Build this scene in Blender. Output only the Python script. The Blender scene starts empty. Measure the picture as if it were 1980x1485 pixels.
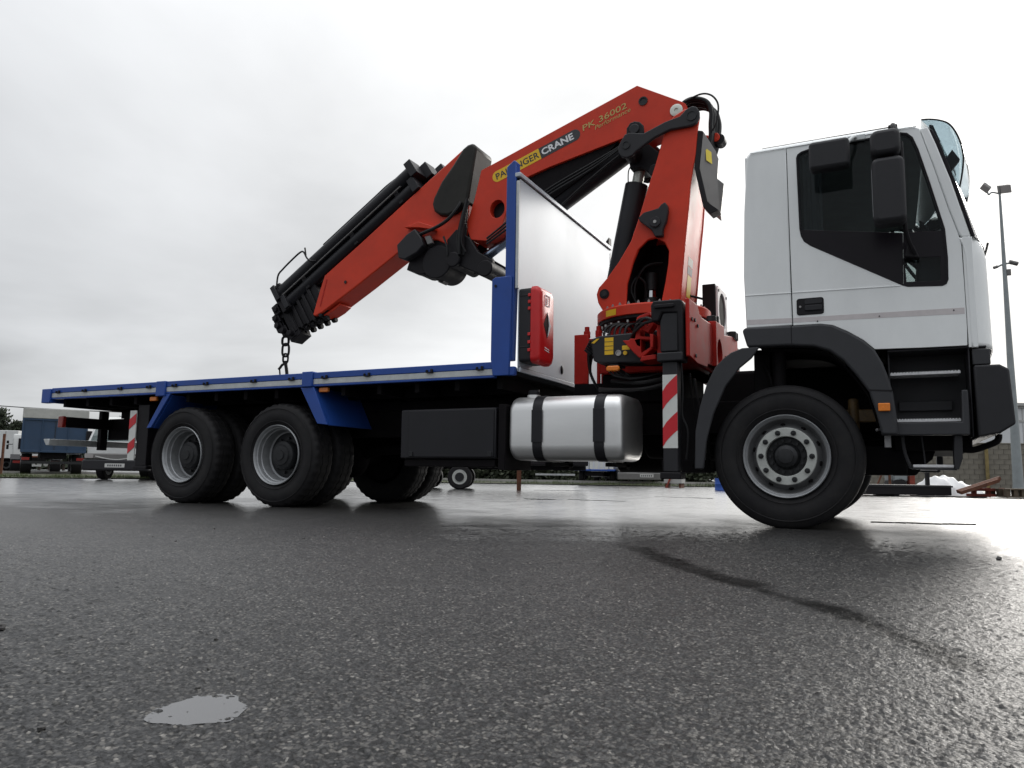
import bpy, bmesh, math, random
import numpy as np
from mathutils import Vector, Matrix
from mathutils.geometry import tessellate_polygon

random.seed(7)
S = bpy.context.scene
COL = S.collection
rad = math.radians

# ------------------------------------------------------------------ camera
CAM = Vector((0.696, -5.860, 0.372))
yaw, pitch, roll = rad(-26.614), rad(6.740), rad(0.817)
fw = Vector((math.sin(yaw) * math.cos(pitch), math.cos(yaw) * math.cos(pitch), math.sin(pitch)))
rt = Vector((math.cos(yaw), -math.sin(yaw), 0)); up = rt.cross(fw)
rt, up = rt * math.cos(roll) + up * math.sin(roll), up * math.cos(roll) - rt * math.sin(roll)
cd = bpy.data.cameras.new('camera'); cam = bpy.data.objects.new('camera', cd); COL.objects.link(cam)
cam.matrix_world = Matrix(((rt.x, up.x, -fw.x, CAM.x), (rt.y, up.y, -fw.y, CAM.y), (rt.z, up.z, -fw.z, CAM.z), (0, 0, 0, 1)))
cd.sensor_width = 36; cd.lens = 36 * 1462.2 / 1980; cd.clip_start = 0.05; cd.clip_end = 3000
S.camera = cam

# ------------------------------------------------------------------ sky, sun, exposure
SUN_AZ, SUN_EL = rad(10), rad(22)
sd = Vector((math.sin(SUN_AZ) * math.cos(SUN_EL), math.cos(SUN_AZ) * math.cos(SUN_EL), math.sin(SUN_EL)))
W = bpy.data.worlds.new('World'); S.world = W; W.use_nodes = True
nt = W.node_tree; N = nt.nodes; L = nt.links; N.clear()
def nd(tree, t, **kw):
    n = tree.nodes.new(t)
    for k, v in kw.items():
        if k.startswith('i_'):
            n.inputs[k[2:].replace('_', ' ')].default_value = v
        else: setattr(n, k, v)
    return n
def math_n(tree, op, a, b=None, c=None, clamp=False):
    n = tree.nodes.new('ShaderNodeMath'); n.operation = op; n.use_clamp = clamp
    for i, v in enumerate((a, b, c)):
        if v is None: continue
        if isinstance(v, (int, float)): n.inputs[i].default_value = v
        else: tree.links.new(v, n.inputs[i])
    return n.outputs[0]
def world():
    out = nd(nt, 'ShaderNodeOutputWorld'); bg = nd(nt, 'ShaderNodeBackground')
    sky = nd(nt, 'ShaderNodeTexSky', sky_type='NISHITA', sun_disc=False)
    sky.sun_elevation = SUN_EL; sky.sun_rotation = SUN_AZ
    geo = nd(nt, 'ShaderNodeTexCoord')
    sep = nd(nt, 'ShaderNodeSeparateXYZ'); L.new(geo.outputs['Generated'], sep.inputs[0])
    zz = math_n(nt, 'ADD', math_n(nt, 'ABSOLUTE', sep.outputs[2]), 0.16)
    cmb = nd(nt, 'ShaderNodeCombineXYZ')
    L.new(math_n(nt, 'DIVIDE', sep.outputs[0], zz), cmb.inputs[0]); L.new(math_n(nt, 'DIVIDE', sep.outputs[1], zz), cmb.inputs[1])
    n1 = nd(nt, 'ShaderNodeTexNoise', i_Scale=0.75, i_Detail=7.0, i_Roughness=0.52, i_Distortion=0.25); L.new(cmb.outputs[0], n1.inputs['Vector'])
    ofs = nd(nt, 'ShaderNodeVectorMath', operation='ADD'); L.new(cmb.outputs[0], ofs.inputs[0]); ofs.inputs[1].default_value = (7.0, 2.0, 0.0)
    n2 = nd(nt, 'ShaderNodeTexNoise', i_Scale=0.33, i_Detail=4.0, i_Roughness=0.5); L.new(ofs.outputs[0], n2.inputs['Vector'])
    dot = nd(nt, 'ShaderNodeVectorMath', operation='DOT_PRODUCT'); L.new(geo.outputs['Generated'], dot.inputs[0]); dot.inputs[1].default_value = sd
    d01 = math_n(nt, 'MULTIPLY_ADD', dot.outputs['Value'], 0.5, 0.5, clamp=True)
    glow = math_n(nt, 'ADD', math_n(nt, 'MULTIPLY', math_n(nt, 'POWER', d01, 2.4), 0.24), math_n(nt, 'MULTIPLY', math_n(nt, 'POWER', d01, 9.0), 0.09))
    cl = math_n(nt, 'ADD', math_n(nt, 'MULTIPLY', math_n(nt, 'SUBTRACT', n1.outputs[0], 0.5), 1.05),
                math_n(nt, 'MULTIPLY', math_n(nt, 'SUBTRACT', n2.outputs[0], 0.5), 1.25))
    # cloud radiance: overcast, brighter round the veiled sun
    lum = math_n(nt, 'ADD', glow, 0.36)
    zc = math_n(nt, 'MAXIMUM', sep.outputs[2], 0.0)
    lum = math_n(nt, 'MULTIPLY', lum, math_n(nt, 'MULTIPLY_ADD', math_n(nt, 'POWER', zc, 4.0), 3.4, 1.0))  # added zenith lift, brightens the near side of the cab
    lum = math_n(nt, 'MULTIPLY', lum, math_n(nt, 'ADD', cl, 1.0))
    warm = nd(nt, 'ShaderNodeMix', data_type='RGBA'); L.new(math_n(nt, 'POWER', d01, 3.0, clamp=True), warm.inputs[0])
    warm.inputs[6].default_value = (0.955, 0.985, 1.03, 1); warm.inputs[7].default_value = (1.0, 0.995, 0.98, 1)
    vm = nd(nt, 'ShaderNodeVectorMath', operation='SCALE'); L.new(warm.outputs[2], vm.inputs[0]); L.new(lum, vm.inputs['Scale'])
    sk = nd(nt, 'ShaderNodeVectorMath', operation='SCALE'); L.new(sky.outputs[0], sk.inputs[0]); sk.inputs['Scale'].default_value = 0.06
    mx = nd(nt, 'ShaderNodeMix', data_type='RGBA'); mx.inputs[0].default_value = 0.94
    L.new(sk.outputs[0], mx.inputs[6]); L.new(vm.outputs[0], mx.inputs[7])
    L.new(mx.outputs[2], bg.inputs[0]); bg.inputs[1].default_value = 1.0
    L.new(bg.outputs[0], out.inputs[0])
world()
sl = bpy.data.lights.new('sun', 'SUN'); sl.energy = 0.8; sl.angle = rad(16); sl.color = (1.0, 0.96, 0.9)
so = bpy.data.objects.new('sun', sl); COL.objects.link(so); so.location = (4, 20, 20)
so.rotation_euler = (-sd).to_track_quat('-Z', 'Y').to_euler()
S.view_settings.view_transform = 'Standard'; S.view_settings.look = 'None'
S.view_settings.exposure = 0.64; S.view_settings.gamma = 1.0; S.view_settings.use_curve_mapping = False
S.render.resolution_x = 1024; S.render.resolution_y = 768

# ------------------------------------------------------------------ materials
MATS = {}
def M(name, col, rough=0.5, metal=0.0, var=0.12, scale=6.0, bump=0.0, bscale=40.0, rvar=0.12, spec=0.5, coat=0.0, emit=None, col2=None, stretch=None, alpha=None, dirt=0.0):
    m = bpy.data.materials.new(name); m.use_nodes = True; t = m.node_tree
    b = t.nodes['Principled BSDF']
    tc = nd(t, 'ShaderNodeTexCoord'); vec = tc.outputs['Object']
    if stretch:
        mp = nd(t, 'ShaderNodeMapping'); mp.inputs['Scale'].default_value = stretch; t.links.new(vec, mp.inputs[0]); vec = mp.outputs[0]
    n = nd(t, 'ShaderNodeTexNoise', i_Scale=scale, i_Detail=6.0, i_Roughness=0.6); t.links.new(vec, n.inputs['Vector'])
    c1 = [c * (1 - var) for c in col]; c2 = col2 or [min(1, c * (1 + var)) for c in col]
    r = nd(t, 'ShaderNodeValToRGB'); e = r.color_ramp.elements
    e[0].position = 0.3; e[0].color = (*c1, 1); e[1].position = 0.72; e[1].color = (*c2, 1)
    t.links.new(n.outputs[0], r.inputs[0])
    base = r.outputs[0]
    if dirt:
        n3 = nd(t, 'ShaderNodeTexNoise', i_Scale=scale * 3.1, i_Detail=8.0, i_Roughness=0.7); t.links.new(tc.outputs['Object'], n3.inputs['Vector'])
        f = math_n(t, 'MULTIPLY', math_n(t, 'SUBTRACT', n3.outputs[0], 0.5, clamp=True), 4 * dirt, clamp=True)
        mx = nd(t, 'ShaderNodeMix', data_type='RGBA'); t.links.new(f, mx.inputs[0]); t.links.new(base, mx.inputs[6]); mx.inputs[7].default_value = (0.09, 0.08, 0.07, 1)
        base = mx.outputs[2]
    t.links.new(base, b.inputs['Base Color'])
    t.links.new(math_n(t, 'MULTIPLY_ADD', n.outputs[0], rvar * 2, rough - rvar, clamp=True), b.inputs['Roughness'])
    b.inputs['Metallic'].default_value = metal; b.inputs['Specular IOR Level'].default_value = spec
    b.inputs['Coat Weight'].default_value = coat; b.inputs['Coat Roughness'].default_value = 0.08
    if bump:
        nb = nd(t, 'ShaderNodeTexNoise', i_Scale=bscale, i_Detail=4.0); t.links.new(vec, nb.inputs['Vector'])
        bn = nd(t, 'ShaderNodeBump', i_Strength=bump, i_Distance=0.01); t.links.new(nb.outputs[0], bn.inputs['Height']); t.links.new(bn.outputs[0], b.inputs['Normal'])
    if emit: b.inputs['Emission Color'].default_value = (*emit[:3], 1); b.inputs['Emission Strength'].default_value = emit[3]
    MATS[name] = m
    return m
def glass(name, tint, rough=0.02, ior=1.45, gl=1.0):
    m = bpy.data.materials.new(name); m.use_nodes = True; t = m.node_tree; t.nodes.clear()
    o = nd(t, 'ShaderNodeOutputMaterial'); tr = nd(t, 'ShaderNodeBsdfTransparent'); tr.inputs[0].default_value = (*tint, 1)
    g = nd(t, 'ShaderNodeBsdfGlossy'); g.inputs['Roughness'].default_value = rough; g.inputs['Color'].default_value = (gl, gl, gl, 1)
    fr = nd(t, 'ShaderNodeFresnel'); fr.inputs[0].default_value = ior
    x = nd(t, 'ShaderNodeMixShader'); t.links.new(fr.outputs[0], x.inputs[0]); t.links.new(tr.outputs[0], x.inputs[1]); t.links.new(g.outputs[0], x.inputs[2])
    t.links.new(x.outputs[0], o.inputs[0]); MATS[name] = m
    return m

M('white_paint', (0.835, 0.855, 0.85), 0.36, var=0.05, scale=2.2, rvar=0.08, coat=0.25, bump=0.03, bscale=2.5, stretch=(1.4, 1, 0.45), dirt=0.035)
M('grey_mark', (0.60, 0.56, 0.56), 0.5, var=0.06, scale=20)
M('red_paint', (0.58, 0.040, 0.015), 0.42, var=0.12, scale=3, rvar=0.14, spec=0.3, dirt=0.06, bump=0.03, bscale=6)
M('red_casting', (0.42, 0.020, 0.014), 0.55, var=0.15, scale=9, spec=0.2, dirt=0.10)
M('orange_paint', (0.60, 0.043, 0.015), 0.42, var=0.11, scale=3, rvar=0.14, spec=0.3, dirt=0.06, bump=0.03, bscale=6)
M('red_plastic', (0.55, 0.012, 0.014), 0.38, var=0.06, scale=8)
M('blue_paint', (0.019, 0.068, 0.30), 0.4, var=0.08, scale=5, spec=0.35, dirt=0.04)
M('dark_plastic', (0.022, 0.022, 0.025), 0.55, spec=0.3, var=0.10, scale=10, bump=0.06, bscale=220)
M('grey_plastic', (0.038, 0.039, 0.043), 0.55, spec=0.3, var=0.08, scale=9, bump=0.08, bscale=220)
M('black_metal', (0.009, 0.008, 0.010), 0.55, spec=0.25, var=0.2, scale=9, rvar=0.15, bump=0.05, bscale=60)
M('black_satin', (0.014, 0.014, 0.017), 0.45, spec=0.3, var=0.15, scale=3, rvar=0.1, bump=0.04, bscale=5)
M('steel_cover', (0.16, 0.155, 0.15), 0.5, metal=0.3, var=0.1, scale=8)
M('chassis', (0.006, 0.005, 0.006), 0.75, var=0.4, scale=5, spec=0.15, dirt=0.03)
M('rubber', (0.010, 0.0098, 0.0115), 0.65, col2=[0.019, 0.018, 0.0185], spec=0.25, var=0.18, scale=7, rvar=0.12, bump=0.08, bscale=90, dirt=0.06)
M('hose_rubber', (0.008, 0.008, 0.009), 0.5, spec=0.3, var=0.2, scale=30)
M('rim_paint', (0.30, 0.31, 0.32), 0.42, metal=0.35, var=0.15, scale=12, dirt=0.2)
M('rim_dish', (0.15, 0.152, 0.155), 0.5, metal=0.2, var=0.2, scale=12, dirt=0.2)
M('rim_face', (0.46, 0.475, 0.45), 0.5, metal=0.1, var=0.12, scale=14, dirt=0.15)
M('hub_iron', (0.02, 0.021, 0.023), 0.55, metal=0.3, var=0.4, scale=30)
M('bolt_steel', (0.35, 0.34, 0.33), 0.4, metal=0.8, var=0.3, scale=40)
M('alu_tank', (0.80, 0.80, 0.79), 0.42, metal=0.85, var=0.05, scale=3, rvar=0.05, stretch=(0.6, 3, 3))
M('galvanised', (0.46, 0.515, 0.575), 0.42, metal=0.18, var=0.08, scale=1.5, rvar=0.12, bump=0.06, bscale=1.4, col2=[0.55, 0.595, 0.64])
M('galv_strip', (0.50, 0.52, 0.52), 0.5, metal=0.4, var=0.14, scale=14, dirt=0.12)
M('tread_alu', (0.62, 0.62, 0.63), 0.5, metal=0.4, var=0.15, scale=40)
M('chrome', (0.75, 0.75, 0.76), 0.12, metal=1.0, var=0.04)
M('silver_pin', (0.62, 0.64, 0.58), 0.4, metal=0.4, var=0.1, scale=20)
M('amber_lens', (0.75, 0.20, 0.01), 0.25, var=0.1, scale=60)
M('red_lens', (0.22, 0.015, 0.012), 0.25, var=0.1, scale=60)
M('yellow_sign', (0.78, 0.48, 0.01), 0.45, var=0.06, scale=20)
M('yellow_sticker', (0.70, 0.55, 0.06), 0.5, var=0.08, scale=30)
M('pale_sticker', (0.55, 0.56, 0.50), 0.5, var=0.1, scale=30)
M('black_sign', (0.03, 0.032, 0.036), 0.45, var=0.05)
M('white_print', (0.78, 0.79, 0.80), 0.5, var=0.03)
M('gold_print', (0.50, 0.36, 0.11), 0.45, var=0.06)
M('reflector_white', (0.66, 0.67, 0.64), 0.45, var=0.05, scale=20, dirt=0.06)
M('reflector_red', (0.56, 0.012, 0.022), 0.4, var=0.07, scale=20)
M('interior', (0.07, 0.072, 0.078), 0.75, var=0.15)
M('headliner', (0.50, 0.51, 0.505), 0.85, var=0.1)
M('black_gloss', (0.010, 0.008, 0.011), 0.3, spec=0.2, var=0.1, rvar=0.03)
glass('side_glass', (0.62, 0.66, 0.66), ior=1.25); glass('wind_glass', (0.72, 0.82, 0.80)); glass('visor_acrylic', (0.74, 0.80, 0.82), rough=0.05, ior=1.25)
glass('lamp_glass', (0.8, 0.82, 0.82), ior=1.35)

# ------------------------------------------------------------------ mesh builder
def catmull(pts, k=6):
    P = [Vector(p) for p in pts]
    if len(P) < 3: return P
    out = []
    for i in range(len(P) - 1):
        p0 = P[max(i - 1, 0)]; p1 = P[i]; p2 = P[i + 1]; p3 = P[min(i + 2, len(P) - 1)]
        for j in range(k):
            t = j / k
            out.append(0.5 * ((2 * p1) + (p2 - p0) * t + (2 * p0 - 5 * p1 + 4 * p2 - p3) * t * t + (3 * p1 - p0 - 3 * p2 + p3) * t ** 3))
    out.append(P[-1]); return out
class MB:
    def __init__(s): s.v = []; s.f = []
    def add(s, vs, fs):
        o = len(s.v); s.v += [tuple(v) for v in vs]; s.f += [tuple(i + o for i in f) for f in fs]; return s
    def box(s, x0, x1, y0, y1, z0, z1):
        return s.add([(x0, y0, z0), (x1, y0, z0), (x1, y1, z0), (x0, y1, z0), (x0, y0, z1), (x1, y0, z1), (x1, y1, z1), (x0, y1, z1)],
                     [(3, 2, 1, 0), (4, 5, 6, 7), (0, 1, 5, 4), (1, 2, 6, 5), (2, 3, 7, 6), (3, 0, 4, 7)])
    def obox(s, c, ax, ay, az):     # oriented box: centre and half-axes
        c, ax, ay, az = map(Vector, (c, ax, ay, az)); vs = []
        for k in (-1, 1):
            for i, j in ((-1, -1), (1, -1), (1, 1), (-1, 1)): vs.append(c + ax * i + ay * j + az * k)
        return s.add(vs, [(3, 2, 1, 0), (4, 5, 6, 7), (0, 1, 5, 4), (1, 2, 6, 5), (2, 3, 7, 6), (3, 0, 4, 7)])
    def extr(s, poly, fn, a, b, holes=()):      # polygon (+holes) in a plane, extruded from a to b
        loops = [list(poly)] + [list(h) for h in holes]; flat = [p for l in loops for p in l]; n = len(flat)
        vs = [fn(p, a) for p in flat] + [fn(p, b) for p in flat]; fs = []
        if holes:
            for t in tessellate_polygon([[Vector((p[0], p[1], 0)) for p in l] for l in loops]):
                fs.append(tuple(t)); fs.append(tuple(i + n for i in reversed(t)))
        else:
            fs.append(tuple(range(n))); fs.append(tuple(i + n for i in reversed(range(n))))
        o = 0
        for l in loops:
            m = len(l)
            for i in range(m): j = (i + 1) % m; fs.append((o + i, o + j, n + o + j, n + o + i))
            o += m
        return s.add(vs, fs)
    def prism(s, poly, y0, y1, holes=()): return s.extr(poly, lambda p, t: (p[0], t, p[1]), y0, y1, holes)
    def prismx(s, poly, x0, x1, holes=()): return s.extr(poly, lambda p, t: (t, p[0], p[1]), x0, x1, holes)
    def prismz(s, poly, z0, z1, holes=()): return s.extr(poly, lambda p, t: (p[0], p[1], t), z0, z1, holes)
    def cyl(s, a, b, r, n=20, r2=None):
        a, b = Vector(a), Vector(b); r2 = r if r2 is None else r2; d = (b - a).normalized()
        u = d.orthogonal().normalized(); w = d.cross(u); vs = []
        for c, q in ((a, r), (b, r2)):
            for i in range(n):
                t = 2 * math.pi * i / n; vs.append(c + (u * math.cos(t) + w * math.sin(t)) * q)
        return s.add(vs, [tuple(range(n))[::-1], tuple(range(n, 2 * n))] + [(i, (i + 1) % n, n + (i + 1) % n, n + i) for i in range(n)])
    def tube(s, pts, r, n=8, smooth=True):
        P = catmull(pts) if smooth else [Vector(p) for p in pts]; vs = []; fs = []; u = None
        for i, p in enumerate(P):
            d = (P[min(i + 1, len(P) - 1)] - P[max(i - 1, 0)]).normalized()
            u = d.orthogonal().normalized() if u is None else (u - d * u.dot(d)).normalized()
            w = d.cross(u)
            for k in range(n):
                t = 2 * math.pi * k / n; vs.append(p + (u * math.cos(t) + w * math.sin(t)) * r)
        m = len(P)
        for i in range(m - 1):
            for k in range(n): fs.append((i * n + k, i * n + (k + 1) % n, (i + 1) * n + (k + 1) % n, (i + 1) * n + k))
        fs.append(tuple(range(n))[::-1]); fs.append(tuple(range((m - 1) * n, m * n)))
        return s.add(vs, fs)
    def lathe(s, prof, c, axis='y', n=48, lug=None):   # prof: (radius, along axis)
        c = Vector(c); vs = []; fs = []; m = len(prof)
        for i in range(n):
            t = 2 * math.pi * i / n
            for k, (r, h) in enumerate(prof):
                if lug and k in lug and (i // lug[k][1]) % 2: r *= lug[k][0]
                a, b = r * math.cos(t), r * math.sin(t)
                vs.append(c + Vector((a, h, b) if axis == 'y' else (a, b, h) if axis == 'z' else (h, a, b)))
        for i in range(n):
            j = (i + 1) % n
            for k in range(m - 1): fs.append((i * m + k, j * m + k, j * m + k + 1, i * m + k + 1))
        return s.add(vs, fs)
    def sphere(s, c, r, n=12, m=8, sq=(1, 1, 1)):
        c = Vector(c); vs = []; fs = []
        for i in range(m + 1):
            p = math.pi * i / m
            for k in range(n):
                t = 2 * math.pi * k / n; vs.append(c + Vector((r * sq[0] * math.sin(p) * math.cos(t), r * sq[1] * math.sin(p) * math.sin(t), r * sq[2] * math.cos(p))))
        for i in range(m):
            for k in range(n): fs.append((i * n + k, i * n + (k + 1) % n, (i + 1) * n + (k + 1) % n, (i + 1) * n + k))
        return s.add(vs, fs)
    def mesh(s, name, off=(0, 0, 0), smooth=35):
        me = bpy.data.meshes.new(name); off = Vector(off)
        me.from_pydata([Vector(v) - off for v in s.v], [], s.f)
        bm = bmesh.new(); bm.from_mesh(me); bmesh.ops.remove_doubles(bm, verts=bm.verts, dist=1e-5)
        bmesh.ops.recalc_face_normals(bm, faces=bm.faces); bm.to_mesh(me); bm.free()
        if smooth:
            me.polygons.foreach_set('use_smooth', [True] * len(me.polygons)); me.set_sharp_from_angle(angle=rad(smooth))
        return me
    def build(s, name, mat, parent=None, bevel=0.0, smooth=35, seg=2, **tags):
        me = s.mesh(name, wpos(parent), smooth); me.materials.append(MATS[mat])
        o = bpy.data.objects.new(name, me); COL.objects.link(o); o.parent = parent
        if bevel:
            b = o.modifiers.new('bevel', 'BEVEL'); b.width = bevel; b.segments = seg; b.limit_method = 'ANGLE'; b.angle_limit = rad(40); b.harden_normals = False
        for k, v in tags.items(): o[k] = v
        return o
def wpos(o):
    p = Vector((0, 0, 0))
    while o is not None: p = p + o.location; o = o.parent
    return p
def thing(name, label, cat, loc=(0, 0, 0), group=None, rotz=0):
    o = bpy.data.objects.new(name, None); COL.objects.link(o); o.location = loc; o.rotation_euler = (0, 0, rotz); o.empty_display_size = 0.2
    o['label'] = label; o['category'] = cat
    if group: o['group'] = group
    return o
def tag(o, label, cat, group=None):
    o['label'] = label; o['category'] = cat
    if group: o['group'] = group
    return o
def inst(src, parent, loc, name=None, rot=None, scale=None):     # a copy sharing its mesh
    c = src.copy(); COL.objects.link(c); c.parent = parent; c.location = loc
    if rot: c.rotation_euler = rot
    if scale: c.scale = scale
    return c
def copy_tree(o, parent=None):
    c = o.copy(); COL.objects.link(c); c.parent = parent
    for ch in list(o.children): copy_tree(ch, c)
    return c
def text(name, body, parent, mat, org, xd, yd, width, height, weight=0.0, shear=0.0, ex=0.0015):
    cu = bpy.data.curves.new(name, 'FONT'); cu.body = body; cu.size = 1; cu.offset = weight; cu.shear = shear; cu.resolution_u = 3
    o = bpy.data.objects.new(name, cu); COL.objects.link(o)
    bpy.context.view_layer.update()
    me = bpy.data.meshes.new_from_object(o.evaluated_get(bpy.context.evaluated_depsgraph_get()))
    bpy.data.objects.remove(o); bpy.data.curves.remove(cu)
    xs = [v.co.x for v in me.vertices]; ys = [v.co.y for v in me.vertices]
    x0, x1, y0, y1 = min(xs), max(xs), min(ys), max(ys); xd, yd, org = Vector(xd), Vector(yd), Vector(org)
    nrm = xd.cross(yd); off = wpos(parent)
    for v in me.vertices:
        v.co = org + xd * ((v.co.x - x0) / (x1 - x0) * width) + yd * ((v.co.y - y0) / (y1 - y0) * height) + nrm * ex - off
    me.name = name; me.materials.clear(); me.materials.append(MATS[mat])
    t = bpy.data.objects.new(name, me); COL.objects.link(t); t.parent = parent
    return t
def mir(poly): return poly     # profiles are the same on both flanks
def rr(x0, x1, y0, y1, r, n=5):      # rounded rectangle
    out = []
    for cx, cy, a0 in ((x1 - r, y1 - r, 0), (x0 + r, y1 - r, 90), (x0 + r, y0 + r, 180), (x1 - r, y0 + r, 270)):
        for i in range(n + 1):
            a = rad(a0 + 90 * i / n); out.append((cx + r * math.cos(a), cy + r * math.sin(a)))
    return out
def circ(cx, cy, r, n=24, ry=None): return [(cx + r * math.cos(2 * math.pi * i / n), cy + (ry or r) * math.sin(2 * math.pi * i / n)) for i in range(n)]

# ------------------------------------------------------------------ ground: one wet asphalt sheet to the horizon
def h2(ix, iy, seed):
    a = (ix.astype(np.int64) * 374761393 + iy.astype(np.int64) * 668265263 + seed * 1442695041) & 0xffffffff
    a = ((a ^ (a >> 13)) * 1274126177) & 0xffffffff
    a = (a ^ (a >> 16)) & 0xffffffff
    return (a & 0xffff) / 65535.0
def vnoise(x, y, seed):
    ix, iy = np.floor(x), np.floor(y); fx, fy = x - ix, y - iy
    fx = fx * fx * (3 - 2 * fx); fy = fy * fy * (3 - 2 * fy)
    a, b, c, d = h2(ix, iy, seed), h2(ix + 1, iy, seed), h2(ix, iy + 1, seed), h2(ix + 1, iy + 1, seed)
    return (a * (1 - fx) + b * fx) * (1 - fy) + (c * (1 - fx) + d * fx) * fy
def domes(x, y, cell, seed, keep):
    X, Y = x / cell, y / cell; ix, iy = np.floor(X), np.floor(Y); out = np.zeros_like(x)
    for dx in (-1, 0, 1):
        for dy in (-1, 0, 1):
            jx, jy = ix + dx, iy + dy
            px = jx + 0.2 + 0.6 * h2(jx, jy, seed); py = jy + 0.2 + 0.6 * h2(jx, jy, seed + 1)
            r = 0.32 + 0.3 * h2(jx, jy, seed + 2); on = (h2(jx, jy, seed + 3) < keep) * (0.5 + 0.8 * h2(jx, jy, seed + 4))
            an = 6.28 * h2(jx, jy, seed + 5); ca, sa = np.cos(an), np.sin(an)
            u, v = (X - px) * ca + (Y - py) * sa, ((Y - py) * ca - (X - px) * sa) * (1.15 + 0.5 * h2(jx, jy, seed + 6))
            d = (np.abs(u) ** 2.4 + np.abs(v) ** 2.4) ** (1 / 2.4) / r
            out = np.maximum(out, np.sqrt(np.clip(1 - d * d, 0, 1)) * on)
    return out
SEAM = [(-0.75, -1.87), (-0.49, -2.04), (-0.08, -2.67), (0.21, -3.09), (0.41, -3.35), (0.51, -3.44), (0.65, -3.70), (0.72, -3.83), (0.83, -4.03)]
def make_ground():
    k = 0.0031
    nr = int(math.log(30 / 0.72) / k); r = list(0.72 * np.exp(k * np.arange(nr)))
    r = [0.25, 0.5] + r + list(np.geomspace(31, 2600, 46))
    th = list(np.arange(-43, 43.01, math.degrees(k)) ); th += list(np.linspace(45, 315, 76))
    th = np.radians(np.array(th)); r = np.array(r); nt_, nr_ = len(th), len(r)
    A, Rr = np.meshgrid(th, r)                   # rows: rings
    ang = yaw + A
    x = CAM.x + Rr * np.sin(ang); y = CAM.y + Rr * np.cos(ang)
    fade = np.clip((8 - Rr) / 4, 0, 1) * (np.abs(A) < rad(44))
    z = 0.0024 * domes(x, y, 0.0088, 11, 0.72) * fade + 0.0030 * domes(x, y, 0.017, 31, 0.22) * fade
    z += fade * 0.0012 * (vnoise(x / 0.05, y / 0.05, 3) - 0.5)
    und = (vnoise(x / 0.35, y / 0.35, 5) - 0.5) * 0.0022 + (vnoise(x / 1.3, y / 0.9, 6) - 0.5) * 0.006 + (vnoise(x / 4.2, y / 3.1, 8) - 0.5) * 0.008
    z += und * np.clip((28 - Rr) / 10, 0, 1)
    # shallow hollow holding the near puddle
    cx, cy = -0.285, -4.972; ca, sa = math.cos(rad(27)), math.sin(rad(27))
    u = ((x - cx) * ca + (y - cy) * sa) / 0.060; v = ((y - cy) * ca - (x - cx) * sa) / 0.066
    d = (np.abs(u) ** 3 + np.abs(v) ** 3) ** (1 / 3) + 0.35 * (vnoise(x / 0.02, y / 0.02, 21) - 0.5)
    hol = np.clip((1.12 - d) / 0.3, 0, 1)
    z = z * (1 - 0.45 * hol) - und * hol * 0.6 - 0.0034 * hol
    # distance to the seam line
    sm = np.full_like(x, 9.0)
    for (ax, ay), (bx, by) in zip(SEAM, SEAM[1:]):
        dx, dy = bx - ax, by - ay; t = np.clip(((x - ax) * dx + (y - ay) * dy) / (dx * dx + dy * dy), 0, 1)
        sm = np.minimum(sm, np.hypot(x - ax - t * dx, y - ay - t * dy))
    wv = 0.050 + 0.075 * vnoise(x / 0.25, y / 0.25, 41) + 0.035 * (vnoise(x / 0.04, y / 0.04, 42) - 0.5)
    seam = np.clip((wv - sm) / 0.055, 0, 1) * np.clip((x + 0.75) / 0.35, 0, 1) * np.clip((0.92 - x) / 0.15, 0, 1) * (0.72 + 0.28 * vnoise(x / 0.06, y / 0.06, 44))
    z -= 0.0018 * seam
    vs = np.stack([x, y, z], -1).reshape(-1, 3)
    me = bpy.data.meshes.new('ground')
    ii, jj = np.meshgrid(np.arange(nr_ - 1), np.arange(nt_), indexing='ij'); j2 = (jj + 1) % nt_
    q = np.stack([ii * nt_ + jj, ii * nt_ + j2, (ii + 1) * nt_ + j2, (ii + 1) * nt_ + jj], -1).reshape(-1, 4)
    q = q[:, ::-1]
    nv = len(vs); vs = np.vstack([vs, [[CAM.x, CAM.y, 0]]])
    tri = np.stack([np.full(nt_, nv), (np.arange(nt_) + 1) % nt_, np.arange(nt_)], -1)
    loops = np.concatenate([q.ravel(), tri.ravel()]).astype(np.int32)
    starts = np.concatenate([np.arange(len(q)) * 4, len(q) * 4 + np.arange(len(tri)) * 3]).astype(np.int32)
    me.vertices.add(len(vs)); me.vertices.foreach_set('co', vs.astype(np.float32).ravel())
    me.loops.add(len(loops)); me.loops.foreach_set('vertex_index', loops)
    me.polygons.add(len(starts)); me.polygons.foreach_set('loop_start', starts)
    me.update(calc_edges=True); me.validate()
    at = me.attributes.new('seam', 'FLOAT', 'POINT'); at.data.foreach_set('value', np.append(seam.ravel(), 0).astype(np.float32))
    me.polygons.foreach_set('use_smooth', [True] * len(me.polygons))
    if sum(p.normal.z for p in me.polygons[:50]) < 0: me.flip_normals()
    return me
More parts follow.
